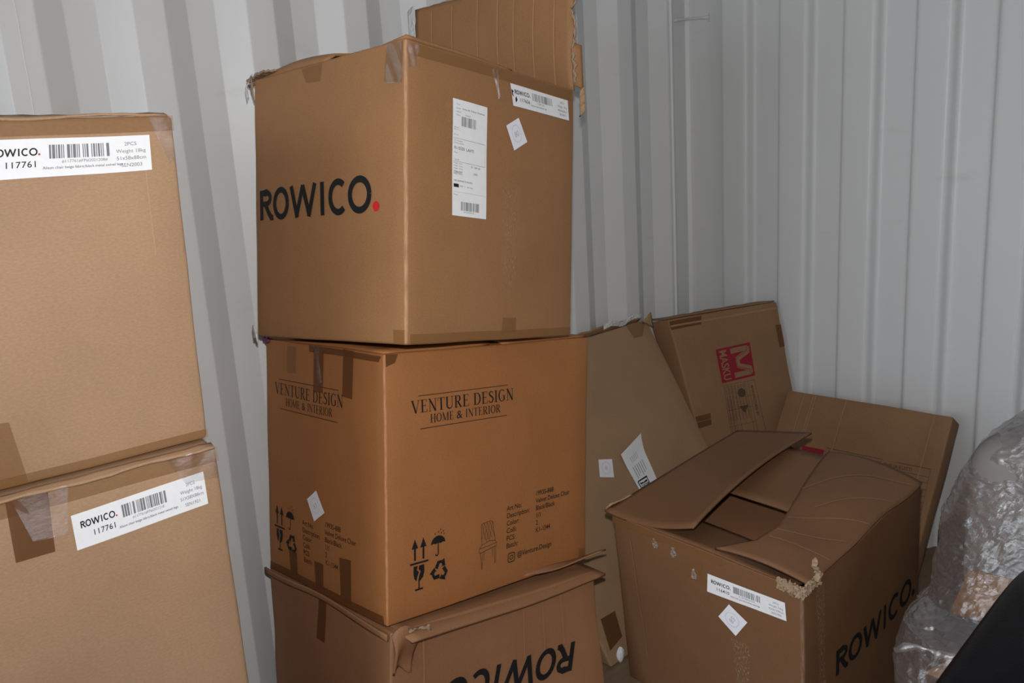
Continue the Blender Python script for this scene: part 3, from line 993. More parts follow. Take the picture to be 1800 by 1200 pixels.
# side flap folded down inside with its edge showing
def in_flap(u, v):
    e = A.P(1, -0.98 + 1.15 * u, 1)
    return e + Vector((-0.003 - 0.19 * v, 0, 0.007 - 0.02 * v - 0.006 * u * u))
sheet('top_flap', in_flap, 16, 6, 'kraft_brown', A.root, 0.006, (0.32, 0.2))
def lowtear(u, v):
    e = A.P(-1, -1, -0.97)
    return e + Vector((-0.014 + 0.018 * u, -0.003, 0.012 - 0.030 * v + 0.006 * math.sin(5 * u)))
sheet('torn_edge', lowtear, 4, 6, 'plastic_scrap', A.root, 0.003, (0.02, 0.03))

# --- carton with serif lettering
B = Carton('orange-brown carton with serif lettering, chair drawing and handling symbols, middle of its stack', KB, 'kraft_orange', seed=8.4, bulge={'R': 0.004, 'L': 0.004, 'T': 0.024, 'D': 0.0}, wear=(1.0, 0.1, 0.5, 0), r=0.005)
def serif_logo():
    p = Print()
    t1, w1 = serif_text('VENTURE DESIGN', 0.0285)
    t2, w2 = serif_text('HOME & INTERIOR', 0.0195)
    p.merge(t1, 0, 0.0265, 0.312 / w1, 1.0)
    p.merge(t2, 0.052, 0.0005, 0.215 / w2, 1.0)
    p.rect(0.020, 0.0635, 0.293, 0.0650)
    p.rect(0.024, -0.0105, 0.288, -0.0090)
    return p
SL = serif_logo()
def symbols():
    p = Print()
    for x in (0.014, 0.038):
        p.rect(x - 0.0026, 0.069, x + 0.0026, 0.098)
        p.poly([(x - 0.009, 0.096), (x + 0.009, 0.096), (x, 0.118)])
    p.rect(0.0, 0.060, 0.052, 0.0642)
    # glass, with a crack left out of the bowl
    p.poly([(0.010, 0.056), (0.022, 0.056), (0.019, 0.047), (0.025, 0.041), (0.021, 0.033), (0.018, 0.022), (0.012, 0.028), (0.0095, 0.040)])
    p.poly([(0.026, 0.056), (0.040, 0.056), (0.0405, 0.040), (0.037, 0.028), (0.029, 0.021), (0.023, 0.0205), (0.0255, 0.033), (0.030, 0.042), (0.024, 0.048)])
    p.rect(0.0235, 0.004, 0.0270, 0.022)
    p.rect(0.014, 0.0, 0.0365, 0.0042)
    # umbrella
    p.poly([(0.061 + 0.0, 0.094)] + [(0.081 - 0.021 * math.cos(a), 0.094 + 0.019 * math.sin(a)) for a in [math.pi * i / 12 for i in range(13)]] + [(0.095, 0.0965), (0.088, 0.094), (0.081, 0.0965), (0.074, 0.094), (0.067, 0.0965)])
    p.stroke([(0.081, 0.113), (0.081, 0.071), (0.0785, 0.067), (0.0745, 0.067), (0.0735, 0.071)], 0.0028)
    for (x, y) in ((0.072, 0.119), (0.082, 0.122), (0.090, 0.118), (0.098, 0.114), (0.088, 0.126), (0.096, 0.121)):
        p.poly([(x - 0.0012, y - 0.002), (x + 0.0012, y - 0.002), (x + 0.0016, y + 0.002), (x - 0.0004, y + 0.002)])
    # recycling arrows
    c = (0.085, 0.030)
    for k in range(3):
        a = math.radians(120 * k)
        R_ = lambda x, y: (c[0] + x * math.cos(a) - y * math.sin(a), c[1] + x * math.sin(a) + y * math.cos(a))
        p.poly([R_(*q) for q in ((-0.0145, 0.009), (-0.0065, 0.0235), (0.005, 0.0235), (0.0085, 0.0170), (-0.0005, 0.0165), (-0.0060, 0.0045))])
        p.poly([R_(*q) for q in ((0.0035, 0.0205), (0.0135, 0.0265), (0.0168, 0.0085), (0.0035, 0.0085), (0.0078, 0.0110), (0.0045, 0.0165))])
    return p
SY = symbols()
def chair_drawing():
    p = Print()
    t = 0.0011
    p.stroke([(0.012, 0.060), (0.009, 0.108), (0.014, 0.113), (0.040, 0.115), (0.047, 0.110), (0.056, 0.062)], t)
    for i in range(4):
        p.stroke([(0.0105 + 0.009 * i, 0.1125), (0.026 + 0.009 * i if i < 3 else 0.053, 0.066 + 0.003 * i)], t * 0.8)
        p.stroke([(0.020 + 0.009 * i, 0.1135), (0.0115 + 0.008 * i, 0.074 - 0.002 * i)], t * 0.8)
    p.stroke([(0.012, 0.060), (0.004, 0.054), (0.003, 0.044), (0.006, 0.041), (0.058, 0.049), (0.061, 0.056), (0.056, 0.063), (0.034, 0.066), (0.012, 0.060)], t)
    p.stroke([(0.004, 0.052), (0.032, 0.054), (0.060, 0.057)], t)
    for (x0, y0, x1, y1) in ((0.008, 0.041, 0.012, 0.0), (0.014, 0.042, 0.0135, 0.0), (0.020, 0.043, 0.019, 0.022), (0.046, 0.046, 0.048, 0.024), (0.053, 0.047, 0.055, 0.006), (0.058, 0.048, 0.058, 0.006)):
        p.stroke([(x0, y0), (x1, y1)], t)
    return p
CD = chair_drawing()
def info_text():
    p, p2 = Print(), Print()
    for i, (a, b) in enumerate((('Art No:', '19935-888'), ('Description:', 'Velvet Deluxe Chair'), ('Color:', 'Black/Black'), ('Colli:', '1/1'), ('PCS:', '2'), ('Batch:', 'K1-1344'))):
        y = 0.100 - 0.0188 * i
        p.text(a, 0.0, y - 0.006, 0.0175, bold=0.008, sx=0.92)
        p2.text(b, 0.102, y + 0.012, 0.0175, bold=0.008, sx=0.88)
    return p, p2
IT, IV = info_text()
def social():
    p = Print()
    r, s = 0.005, 0.0225
    pts = []
    for cx, cy, a0 in ((s - r, s - r, 0), (r, s - r, 90), (r, r, 180), (s - r, r, 270)):
        for i in range(5):
            a = math.radians(a0 + 22.5 * i)
            pts.append((cx + r * math.cos(a), cy + r * math.sin(a)))
    p.stroke(pts + [pts[0]], 0.0022)
    p.ring(s / 2, s / 2, 0.0052, 0.0052, 0, 360, 0.0020, 20)
    p.disc(s * 0.76, s * 0.76, 0.0014, 8)
    p.text('@Venture.Design', 0.031, 0.0075, 0.0185, bold=0.006, sx=0.93)
    return p
SO = social()
def st_quad(s0, t0, w_, h_, fw_, fh_, skew=0.0):
    """rectangle in metres placed with its lower left at face coordinates (s0, t0)"""
    return [(s0, t0 + h_ / fh_), (s0 + w_ / fw_, t0 + h_ / fh_ + skew), (s0 + w_ / fw_, t0 + skew), (s0, t0)]
FH = 0.60
FR, FLW = 0.656, 0.514
for face, fw_, pls in (('R', FR, dict(logo=(0.104, 0.728), sym=(0.094, 0.104), txt=(0.545, 0.160), chair=(0.402, 0.104), so=(0.556, 0.098))),
                       ('L', FLW, dict(logo=(0.095, 0.732), sym=(0.066, 0.104), txt=(0.340, 0.104)))):
    def put(pr, key, mat='black_ink'):
        B.ink('printed_' + {'logo': 'lettering', 'sym': 'symbols', 'txt': 'text', 'chair': 'chair_drawing', 'so': 'social_handle'}[key], face, st_quad(pls[key][0], pls[key][1], 0.1, 0.1, fw_, FH), 0.1, 0.1, pr, mat)
    put(SL, 'logo')
    put(SY, 'sym')
    put(IT, 'txt')
    B.ink('printed_values', face, st_quad(pls['txt'][0], pls['txt'][1], 0.1, 0.1, fw_, FH), 0.1, 0.1, IV, 'black_ink')
    if face == 'R':
        put(CD, 'chair')
        put(SO, 'so')
for q in ([(0.217, 0.985), (0.301, 0.985), (0.291, 0.876), (0.212, 0.872)],):
    B.patch('tape_strip', 'L', q, 'brown_tape', off=0.0018, n=(3, 6))
for q in ([(0.458, 0.999), (0.544, 0.998), (0.534, 0.819), (0.451, 0.816)], [(0.701, 0.999), (0.780, 0.997), (0.771, 0.816), (0.692, 0.819)],
          [(0.418, 0.999), (0.984, 0.992), (0.968, 0.970), (0.417, 0.972)], [(0.202, 0.126), (0.277, 0.125), (0.274, 0.032), (0.209, 0.029)],
          [(0.437, 0.128), (0.517, 0.129), (0.508, 0.024), (0.438, 0.024)], [(0.656, 0.188), (0.747, 0.196), (0.739, 0.022), (0.656, 0.020)],
          [(0.010, 0.036), (0.975, 0.036), (0.985, 0.003), (0.005, 0.003)]):
    B.patch('tape_strip', 'L', q, 'dark_tape', off=0.0018)
B.patch('tape_strip', 'R', [(0.004, 1.0), (0.055, 0.997), (0.043, 0.966), (0.006, 0.954)], 'dark_tape', off=0.0014)
B.patch('tape_strip', 'R', [(0.955, 0.055), (0.995, 0.05), (0.995, 0.004), (0.955, 0.012)], 'brown_tape', off=0.0014)
B.patch('clear_tape_strip', 'L', [(0.465, 0.998), (0.50, 0.998), (0.525, 0.86), (0.505, 0.85)], 'clear_tape', off=0.003, n=(8, 14), curl=lambda u, v: 0.002 * math.sin(10 * u + 7 * v))
number_sticker(B, 'L', [(0.385, 0.374), (0.467, 0.423), (0.538, 0.346), (0.448, 0.294)], '83')
def vstain(u, v):
    return B.P(-1, -1, 1) + Vector((-0.006 + 0.03 * u, -0.003, -0.008 + 0.014 * v + 0.003 * math.sin(9 * u)))
sheet('violet_mark', vstain, 5, 3, 'violet_ink', B.root, 0.004, (0.03, 0.02))
# top flaps, edges seen under the top carton
for s_ in (-1, 1):
    def tf(u, v, s_=s_):
        return B.P(-0.99 + 1.98 * u, s_ * (0.995 - 0.93 * v), 1) + Vector((0, 0, 0.003))
    sheet('top_flap', tf, 10, 10, 'kraft_orange', B.root, 0.005, (0.5, 0.3))

# --- bottom carton, crushed, print upside down
Cc = Carton('crushed pinkish-brown carton with upside-down wordmark, lowest of the middle stack', KC, 'kraft_pink', seed=11.9, bulge={'R': -0.010, 'L': -0.006, 'T': -0.004, 'D': 0}, wear=(0.5, 0.1, 0.8, 0), r=0.007, rough=0.004)
# text runs from right to left and bottom is up: TL, TR, BR, BL of the text itself
wordmark(Cc, 'R', [(0.837, 0.411), (0.170, 0.462), (0.196, 0.634), (0.867, 0.587)])
Cc.patch('tape_strip', 'L', [(0.446, 0.987), (0.513, 0.985), (0.486, 0.737), (0.417, 0.742)], 'dark_tape')
Cc.patch('crease', 'R', [(0.135, 0.93), (0.142, 0.93), (0.155, 0.30), (0.148, 0.30)], 'kraft_pink_crease', off=0.002, n=(2, 10))
for s_ in (0.60, 0.70, 0.80):
    Cc.patch('crease', 'R', [(s_, 0.93), (s_ + 0.005, 0.93), (s_ + 0.013, 0.60), (s_ + 0.008, 0.60)], 'kraft_pink_crease', off=0.002, n=(2, 10))
def cflap(u, v):
    # lid flap, overhanging the front panel and the far end
    p = Cc.P(-0.6 + 1.6 * v, -0.93 + 1.98 * u, 1)
    sag = -0.006 * math.sin(math.pi * u)
    return p + Vector((0.046 * v ** 3 * (1 - 0.45 * u), 0, 0.003 + sag * v - 0.008 * v ** 4))
sheet('top_flap', cflap, 24, 10, 'kraft_pink', Cc.root, 0.006, (0.65, 0.4))
def cflap2(u, v):
    a = Vector((0.600, -1.66, 0.440)).lerp(Vector((0.600, -1.435, 0.415)), u)
    out = 0.004 + 0.050 * u
    return a + Vector((out * v, 0.03 * u * v, 0.004 + 0.014 * v * u + 0.006 * math.sin(5 * u + 3 * v)))
sheet('torn_flap', cflap2, 12, 5, 'kraft_pink', Cc.root, 0.004, (0.3, 0.06))
def ccorner(u, v):
    e = Cc.P(1, -1, 1)
    return e + Vector((0.012 + 0.010 * math.sin(4 * v + 2 * u) - 0.006 * u, -0.008 + 0.085 * u * (1 - 0.45 * v), 0.004 - 0.10 * v + 0.014 * math.sin(5 * u)))
sheet('crushed_corner', ccorner, 8, 10, 'kraft_pink', Cc.root, 0.005, (0.08, 0.1))
def ctear(u, v):
    e = Cc.P(1, -1, 1)
    return e + Vector((0.024 + 0.004 * u, 0.030 + 0.055 * u, 0.000 + 0.012 * v - 0.030 * v * u + jag(u + 2 * v, 0.005, 14, 4)))
sheet('torn_edge', ctear, 8, 3, 'torn_paper', Cc.root, 0.003, (0.06, 0.02))
def cleft(u, v):
    e = Cc.P(-1 + 1.98 * u, -1, 1)
    return e + Vector((-0.012 * (1 - u), -0.006 - 0.004 * math.sin(9 * u), 0.004 - 0.016 * v + 0.006 * math.sin(4 * u)))
sheet('crushed_edge', cleft, 20, 3, 'kraft_pink', Cc.root, 0.004, (0.5, 0.02))

# ------------------------------------------------------------------ CARTONS LEANING IN THE CORNER
KD1 = [(0.573, -1.315, 0.004), (0.530, -1.317, 0.004), (0.528, -0.451, 0.006), (0.485, -0.453, 0.004), (0.096, -1.348, 0.832), (0.056, -1.351, 0.810), (0.055, -0.484, 0.841), (0.014, -0.487, 0.819)]
KD2 = [(0.397, -0.449, 0.000), (0.312, -0.449, 0.000), (0.523, -0.045, 0.000), (0.438, -0.045, 0.000), (0.130, -0.449, 0.839), (0.045, -0.449, 0.819), (0.337, -0.045, 0.861), (0.252, -0.045, 0.841)]
KD3 = [(1.035, -0.442, 0.004), (0.433, -0.451, 0.000), (1.035, -0.379, 0.000), (0.433, -0.388, 0.000), (1.023, -0.091, 0.542), (0.422, -0.100, 0.534), (1.023, -0.029, 0.500), (0.421, -0.037, 0.493)]
D1 = Carton('flat grey-brown carton with a peeling white label, leaning back against the side wall', KD1, 'kraft_grey', name='flat_carton', seed=14.2, bulge={'R': 0.004, 'X': 0, 'D': 0}, r=0.006, wear=(0, 0, 0.2, 0))
number_sticker(D1, 'R', [(0.357, 0.586), (0.426, 0.568), (0.395, 0.509), (0.326, 0.531)], '8')
LQ = [(0.614, 0.606), (0.608, 0.430), (0.492, 0.430), (0.475, 0.569)]
curl = lambda u, v: 0.055 * max(0, 0.42 - u) ** 1.6 * (0.4 + v)
lb = D1.patch('peeling_label', 'R', LQ, 'white_paper', off=0.002, n=(14, 8), curl=curl, label='white label with its upper end curling off')
pr = Print()
for i in range(6):
    pr.rect(0.075 , 0.022 + 0.0105 * i, 0.125 - 0.006 * (i % 3), 0.0245 + 0.0105 * i)
for i in range(5):
    pr.rect(0.038, 0.030 + 0.008 * i, 0.062, 0.0312 + 0.008 * i)
D1.ink('label_small_text', 'R', LQ, 0.168, 0.105, pr, 'grey_ink', 0.0027, lb, curl=curl)
pr = Print()
pr.stroke([(0.134, 0.012), (0.164, 0.012), (0.164, 0.062), (0.134, 0.062), (0.134, 0.012)], 0.005)
pr.raw(text2d('MASKU', 0.013, bold=0.02), 0.153, 0.060, -math.pi / 2)
pr.poly([(0.142, 0.018), (0.150, 0.018), (0.150, 0.056), (0.142, 0.056), (0.146, 0.037)])
D1.ink('label_logo', 'R', LQ, 0.168, 0.105, pr, 'black_ink', 0.0027, lb, curl=curl)
D1.patch('tape_strip', 'R', [(0.850, 0.998), (0.986, 0.997), (0.924, 0.941), (0.865, 0.943)], 'brown_tape')
D1.patch('tape_strip', 'R', [(0.043, 0.138), (0.119, 0.135), (0.101, 0.058), (0.024, 0.044)], 'dark_tape')
def d1lip(u, v):
    p = D1.P(-0.9, -0.2 + 1.18 * u, 1)
    return p + Vector((0.018 * v, 0, 0.006 + 0.030 * v * (0.6 + 0.4 * math.sin(3 * u)) + jag(u, 0.004, 14, 2)))
sheet('top_flap', d1lip, 24, 4, 'kraft_grey', D1.root, 0.004, (0.5, 0.03))
def d1tape(u, v):
    p = D1.P(-0.6, 0.45 + 0.5 * u, 1)
    return p + Vector((0.022 + 0.006 * math.sin(7 * u), 0, 0.020 + 0.018 * v + 0.008 * math.sin(9 * u)))
sheet('plastic_tape_scrap', d1tape, 12, 4, 'plastic_scrap', D1.root, 0.001, (0.2, 0.02))
def d1ear(u, v):
    p = D1.P(-0.2, 0.93, 1)
    return p + Vector((0.03 + 0.01 * v, 0.05 * u, 0.010 + 0.028 * u * (1 - v) - 0.03 * v * u))
sheet('torn_flap', d1ear, 5, 5, 'kraft_grey', D1.root, 0.004, (0.05, 0.05))
fv, ff = [], []
fb = D1.pos('R', 0.055, 0.018, 0.004)
for i in range(7):
    for j in range(9):
        th, phi = math.pi * i / 6, 2 * math.pi * j / 8
        fv.append(fb + Vector((0.011 * math.sin(th) * math.cos(phi), 0.015 * math.sin(th) * math.sin(phi), 0.024 * math.cos(th) + 0.004 * math.sin(3 * phi))))
for i in range(6):
    for j in range(8):
        ff.append((i * 9 + j, i * 9 + j + 1, (i + 1) * 9 + j + 1, (i + 1) * 9 + j))
mesh_obj('foam_scrap', fv, ff, 'white_foam', D1.root)

D2 = Carton('brown carton with a red square logo printed sideways, leaning in the container corner', KD2, 'kraft_dull', name='flat_carton', seed=17.5, bulge={'R': 0.004, 'X': 0, 'D': 0}, r=0.005, wear=(0.3, 0, 0.1, 0))
MQ = [(0.343, 0.841), (0.671, 0.846), (0.651, 0.698), (0.324, 0.691)]
# logo drawn upright in a 1 x 1 square, then turned a quarter clockwise
def turn(pr):
    q = Print()
    q.v = [(y, 1 - x) for x, y in pr.v]
    q.f = pr.f
    return q
D2.ink('logo_square', 'R', MQ, 1, 1, turn(Print().rect(0, 0, 1, 1)), 'dark_red_ink', 0.0012)
m_ = Print().poly([(0.06, 0.40), (0.22, 0.40), (0.22, 0.62), (0.36, 0.46)]).poly([(0.06, 0.40), (0.22, 0.62), (0.20, 0.93), (0.06, 0.93)])
m_ = Print()
m_.stroke([(0.14, 0.40), (0.14, 0.90)], 0.15)
m_.stroke([(0.86, 0.40), (0.86, 0.90)], 0.15)
m_.stroke([(0.10, 0.90), (0.24, 0.90), (0.40, 0.56), (0.60, 0.56), (0.76, 0.90), (0.90, 0.90)], 0.13)
m_.merge(Print().text('MASKU', 0.5, 0.08, 0.30, bold=0.022, align='CENTER', sx=0.92))
D2.ink('logo_letters', 'R', MQ, 1, 1, turn(m_), 'kraft_dull', 0.0018)
m2 = Print()
m2.stroke([(0.10, 0.94), (0.90, 0.94)], 0.012)
m2.stroke([(0.10, 0.87), (0.21, 0.87), (0.38, 0.52), (0.62, 0.52), (0.79, 0.87), (0.90, 0.87)], 0.014)
D2.ink('logo_outline', 'R', MQ, 1, 1, turn(m2), 'dark_red_ink', 0.0022)
TQ = [(0.330, 0.683), (0.638, 0.684), (0.640, 0.440), (0.279, 0.440)]
t_ = Print()
W_, H_ = 0.136, 0.205
t_.stroke([(0.002, 0.002), (0.134, 0.002), (0.134, 0.203), (0.002, 0.203), (0.002, 0.002)], 0.0012)
for x in (0.018, 0.030, 0.046, 0.092, 0.104):
    t_.stroke([(x, 0.002), (x, 0.203)], 0.0010)
for y in (0.052, 0.110, 0.150):
    t_.stroke([(0.002, y), (0.104, y)], 0.0010)
for i in range(9):
    t_.raw(text2d('TUOTE No. COLOUR WEIGHT', 0.0095), 0.006 + 0.0125 * (i % 7), 0.198 - 0.05 * (i // 7), -math.pi / 2)
t_.raw(text2d('MANUFACTURED BY', 0.012, bold=0.02), 0.114, 0.185, -math.pi / 2)
t_.disc(0.070, 0.165, 0.017, 10)
t_.poly([(0.050, 0.118), (0.088, 0.118), (0.069, 0.090)])
D2.ink('printed_table', 'R', TQ, W_, H_, t_, 'brown_ink', 0.0012)
D2.patch('tape_strip', 'R', [(0.002, 0.575), (0.148, 0.578), (0.138, 0.555), (0.004, 0.552)], 'dark_tape')
D2.patch('tape_strip', 'R', [(0.004, 0.550), (0.138, 0.553), (0.132, 0.529), (0.006, 0.523)], 'dark_tape')
D2.patch('tape_strip', 'R', [(0.002, 0.992), (0.294, 0.995), (0.274, 0.958), (0.001, 0.955)], 'dark_tape')
D2.patch('tape_strip', 'R', [(0.945, 0.90), (0.998, 0.90), (0.998, 0.80), (0.945, 0.80)], 'dark_tape')
D2.patch('crease', 'R', [(0.005, 0.975), (0.995, 0.978), (0.995, 0.970), (0.005, 0.967)], 'kraft_dull_crease', off=0.002, n=(12, 2))
def d2lip(u, v):
    p = D2.P(0.8 - 1.7 * v, -0.99 + 1.98 * u, 1)
    return p + Vector((0, 0, 0.004 + 0.006 * v + jag(u, 0.004, 12, 7) * v))
sheet('top_flap', d2lip, 20, 4, 'kraft_dull', D2.root, 0.004, (0.45, 0.08))

D3 = Carton('brown carton with faint printed table, tipped back against the end wall', KD3, 'kraft_dull', name='flat_carton', seed=21.3, bulge={'L': 0.004, 'Y': 0, 'D': 0}, r=0.005, wear=(0.1, 0.1, 0, 0))
D3.ink('logo_square', 'L', [(0.205, 0.686), (0.347, 0.687), (0.349, 0.555), (0.208, 0.552)], 1, 1, Print().rect(0, 0, 1, 1), 'dark_red_ink', 0.0012)
t_ = Print()
W_, H_ = 0.362, 0.150
t_.stroke([(0.0, 0.0), (0.362, 0.0), (0.362, 0.148), (0.0, 0.148), (0.0, 0.0)], 0.0016)
for y in (0.122, 0.104, 0.082, 0.060, 0.040, 0.020):
    t_.stroke([(0.0, y), (0.362, y)], 0.0013)
t_.stroke([(0.330, 0.0), (0.330, 0.082)], 0.0013)
t_.text('TARKASTA PAKKAUS, SÄILYTÄ OHJE JA KUITTI', 0.008, 0.128, 0.0165, bold=0.01, sx=0.86)
for i, y in enumerate((0.108, 0.087)):
    t_.text('TUOTE / PRODUKT            KPL', 0.010, y, 0.011)
D3.ink('printed_table', 'L', [(0.355, 0.705), (0.957, 0.708), (0.968, 0.460), (0.371, 0.460)], W_, H_, t_, 'brown_ink', 0.0012)
for s_ in (0.115, 0.175, 0.190, 0.385):
    D3.patch('crease', 'L', [(s_, 0.995), (s_ + 0.008, 0.995), (s_ + 0.010, 0.55), (s_ + 0.002, 0.55)], 'kraft_dull_crease', off=0.0022, n=(2, 10))
D3.patch('crease', 'L', [(0.90, 0.995), (0.906, 0.995), (0.906, 0.3), (0.90, 0.3)], 'kraft_dull_crease', off=0.0016, n=(2, 10))

# ------------------------------------------------------------------ OPEN CARTON IN FRONT OF THE CORNER
KE = [(1.193, -1.313, 0.000), (0.634, -1.309, 0.000), (1.199, -0.730, 0.000), (0.640, -0.726, 0.000), (1.210, -1.376, 0.511), (0.652, -1.372, 0.530), (1.217, -0.793, 0.582), (0.658, -0.789, 0.602)]
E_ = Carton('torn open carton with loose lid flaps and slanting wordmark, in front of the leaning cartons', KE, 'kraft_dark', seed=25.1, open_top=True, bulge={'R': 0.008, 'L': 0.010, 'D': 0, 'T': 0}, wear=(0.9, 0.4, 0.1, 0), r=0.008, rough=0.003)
wordmark(E_, 'R', [(0.229, 0.545), (0.949, 0.565), (0.944, 0.445), (0.219, 0.410)], red_dot=False)
product_label(E_, 'L', [(0.546, 0.891), (0.922, 0.902), (0.928, 0.810), (0.543, 0.795)], '116410', '#116410#2021018', 'Nova chair grey fabric/black metal legs', ['2PCS', 'Weight 14kg', '45X61X94cm', 'SEN1902'])
number_sticker(E_, 'L', [(0.600, 0.686), (0.654, 0.775), (0.742, 0.718), (0.684, 0.622)], '85')
E_.patch('tape_strip', 'L', [(0.441, 0.911), (0.518, 0.922), (0.503, 0.821), (0.429, 0.827)], 'brown_tape')
E_.strip_edge('tape_strip', 'L', 'brown_tape', 0.955, 0.995, 0.0, 0.62)
E_.patch('scuff_mark', 'L', [(0.66, 0.60), (0.75, 0.60), (0.74, 0.30), (0.68, 0.30)], 'chalky_scuff', off=0.0008)
E_.patch('scuff_mark', 'R', [(0.09, 0.95), (0.15, 0.95), (0.15, 0.40), (0.11, 0.40)], 'chalky_scuff', off=0.0008)
E_.patch('crease', 'L', [(0.105, 0.90), (0.112, 0.90), (0.155, 0.20), (0.148, 0.20)], 'kraft_dark_crease', off=0.0016, n=(2, 10))
for q in ((0.245, 0.965), (0.345, 0.955), (0.455, 0.885)):
    E_.patch('clear_tape_strip', 'L', [(q[0], q[1]), (q[0] + 0.03, q[1]), (q[0] + 0.035, q[1] - 0.05), (q[0] + 0.012, q[1] - 0.05)], 'clear_tape', off=0.003, n=(6, 6), curl=lambda u, v: 0.003 * math.sin(8 * u + 6 * v))
# inner flaps first
def ef_front(u, v):
    e = E_.P(-0.95 + 1.85 * u, -0.985, 1)
    return e + Vector((0, 0.17 * v, -0.004 - 0.022 * v + 0.006 * math.sin(3 * u) - 0.02 * u * v))
sheet('front_flap', ef_front, 14, 8, 'kraft_dark', E_.root, 0.005, (0.5, 0.17))
def ef_back(u, v):
    e = E_.P(-0.95 + 1.9 * u, 0.985, 1)
    return e + Vector((0, -0.29 * v, -0.004 - 0.050 * v + 0.004 * math.sin(4 * u)))
sheet('back_flap', ef_back, 14, 10, 'kraft_dark', E_.root, 0.005, (0.5, 0.29))
# inner packing board below the gap between them
def e_pack(u, v):
    e = E_.P(-0.9 + 1.8 * u, -0.85 + 1.7 * v, 0.62)
    return e + Vector((0, 0, 0.006 * math.sin(4 * u + 3 * v)))
sheet('packing_board', e_pack, 8, 8, 'kraft_pink', E_.root, 0.006, (0.5, 0.5))
# left flap, raised and warped
lf = quadfn((0.652, -1.380, 0.536), (0.900, -1.350, 0.570), (0.848, -0.690, 0.612), (0.655, -0.789, 0.606))
def ef_left(u, v):
    p = lf(u, v)
    z = 0.020 * math.sin(math.pi * v) * (0.3 + 0.7 * u) - 0.020 * math.sin(math.pi * u) * (1 - v) ** 1.5 - 0.012 * (1 - v) ** 6 * u
    return p + Vector((-0.020 * (1 - v) ** 3 * (1 - u), 0, z))
sheet('left_flap', ef_left, 18, 24, 'kraft_dark', E_.root, 0.006, (0.25, 0.6), label='raised warped lid flap')
def ef_ltorn(u, v):
    p = ef_left(0.0, 0.02 + 0.14 * u)
    return p + Vector((-0.012 + 0.02 * v, 0.0, -0.006 + 0.022 * v * (1 - u * 0.5) + jag(u + v, 0.004, 12, 3)))
sheet('torn_edge', ef_ltorn, 8, 4, 'kraft_pale', E_.root, 0.004, (0.1, 0.03))
# right flap: bends over the edge and sags to the middle
free = [Vector(p) for p in ((0.990, -1.388, 0.546), (1.055, -1.320, 0.556), (1.068, -1.240, 0.572), (1.030, -1.110, 0.580), (1.000, -1.000, 0.588), (0.965, -0.850, 0.598), (0.955, -0.790, 0.602))]
def lin(pts, t):
    x = max(0, min(0.9999, t)) * (len(pts) - 1)
    i = int(x)
    return pts[i].lerp(pts[i + 1], x - i)
def ef_right(u, v):
    # u: 0 free edge .. 1 hinge ; v along +y
    hng = E_.P(1, -0.93 + 1.92 * v, 1) + Vector((0.002, 0, 0.003))
    p = lin(free, v).lerp(hng, u)
    crown = 0.022 * math.sin(math.pi * min(1, u)) ** 0.8 * (0.35 + 0.65 * v)
    dent = -0.012 * math.exp(-((v - 0.36) / 0.12) ** 2) * math.sin(math.pi * u) + 0.004 * math.sin(9 * v + 3 * u)
    return p + Vector((0, 0, crown + dent))
sheet('right_flap', ef_right, 20, 30, 'kraft_dark', E_.root, 0.006, (0.25, 0.58), label='creased lid flap bent over the carton edge')
for (u0, v0, u1, v1) in ((0.05, 0.40, 0.98, 0.52), (0.10, 0.22, 0.95, 0.20), (0.02, 0.62, 0.98, 0.95), (0.30, 0.50, 0.99, 0.75), (0.05, 0.30, 0.90, 0.36)):
    def cre(u, v, q=(u0, v0, u1, v1)):
        a, b = q[0] + (q[2] - q[0]) * v, q[1] + (q[3] - q[1]) * v
        return ef_right(a, b + 0.010 * (u - 0.5)) + Vector((0, 0, 0.0042 + 0.0012 * math.sin(math.pi * u)))
    sheet('crease', cre, 2, 14, 'kraft_dark_crease', E_.root, None, (0.01, 0.25))
# torn corner with paper fibres
random.seed(21)
def etorn(u, v):
    if u < 0.55:
        e = E_.P(1 - 0.42 * (0.55 - u), -1, 1)
    else:
        e = E_.P(1, -1 + 0.55 * (u - 0.55), 1)
    return e + Vector((0.004, -0.004, -0.014 + 0.022 * v)) + Vector((jag(u, 0.008, 45, v * 5), jag(u, 0.008, 46, 9 + v * 5), jag(u, 0.010, 54, 5 + v * 4)))
sheet('torn_edge', etorn, 80, 8, 'torn_paper', E_.root, 0.004, (0.2, 0.03), smooth=False)
def etuft(u, v):
    e = E_.P(1, -1, 1) + Vector((0.010, 0.040, 0.010))
    return e + Vector((0.012 * (u - 0.5), 0.008 * math.sin(6 * v), 0.055 * v)) + Vector((jag(v, 0.006, 12, u * 2), jag(v, 0.006, 13, 4 + u), 0))
sheet('torn_fibres', etuft, 4, 12, 'torn_paper', E_.root, 0.004, (0.02, 0.05), smooth=False)

# ------------------------------------------------------------------ WRAPPED CHAIR
F = thing('wrapped_chair', 'grey chair bundled in glittering clear stretch wrap with cardboard padding beside the open carton', 'chair', (1.70, -1.05, 0.0))
prof = [(0.0, 1.46, 2.00, -1.33, -0.66), (0.12, 1.44, 2.02, -1.37, -0.64), (0.24, 1.425, 2.03, -1.40, -0.62), (0.34, 1.385, 2.04, -1.41, -0.60), (0.42, 1.365, 2.05, -1.40, -0.60), (0.475, 1.375, 2.05, -1.36, -0.60),
        (0.51, 1.385, 2.05, -1.265, -0.60), (0.58, 1.385, 2.05, -1.235, -0.60), (0.68, 1.395, 2.05, -1.215, -0.62), (0.76, 1.415, 2.04, -1.19, -0.64), (0.83, 1.450, 2.03, -1.17, -0.66), (0.88, 1.505, 2.0, -1.14, -0.70), (0.915, 1.575, 1.97, -1.10, -0.75), (0.935, 1.66, 1.90, -1.04, -0.82)]
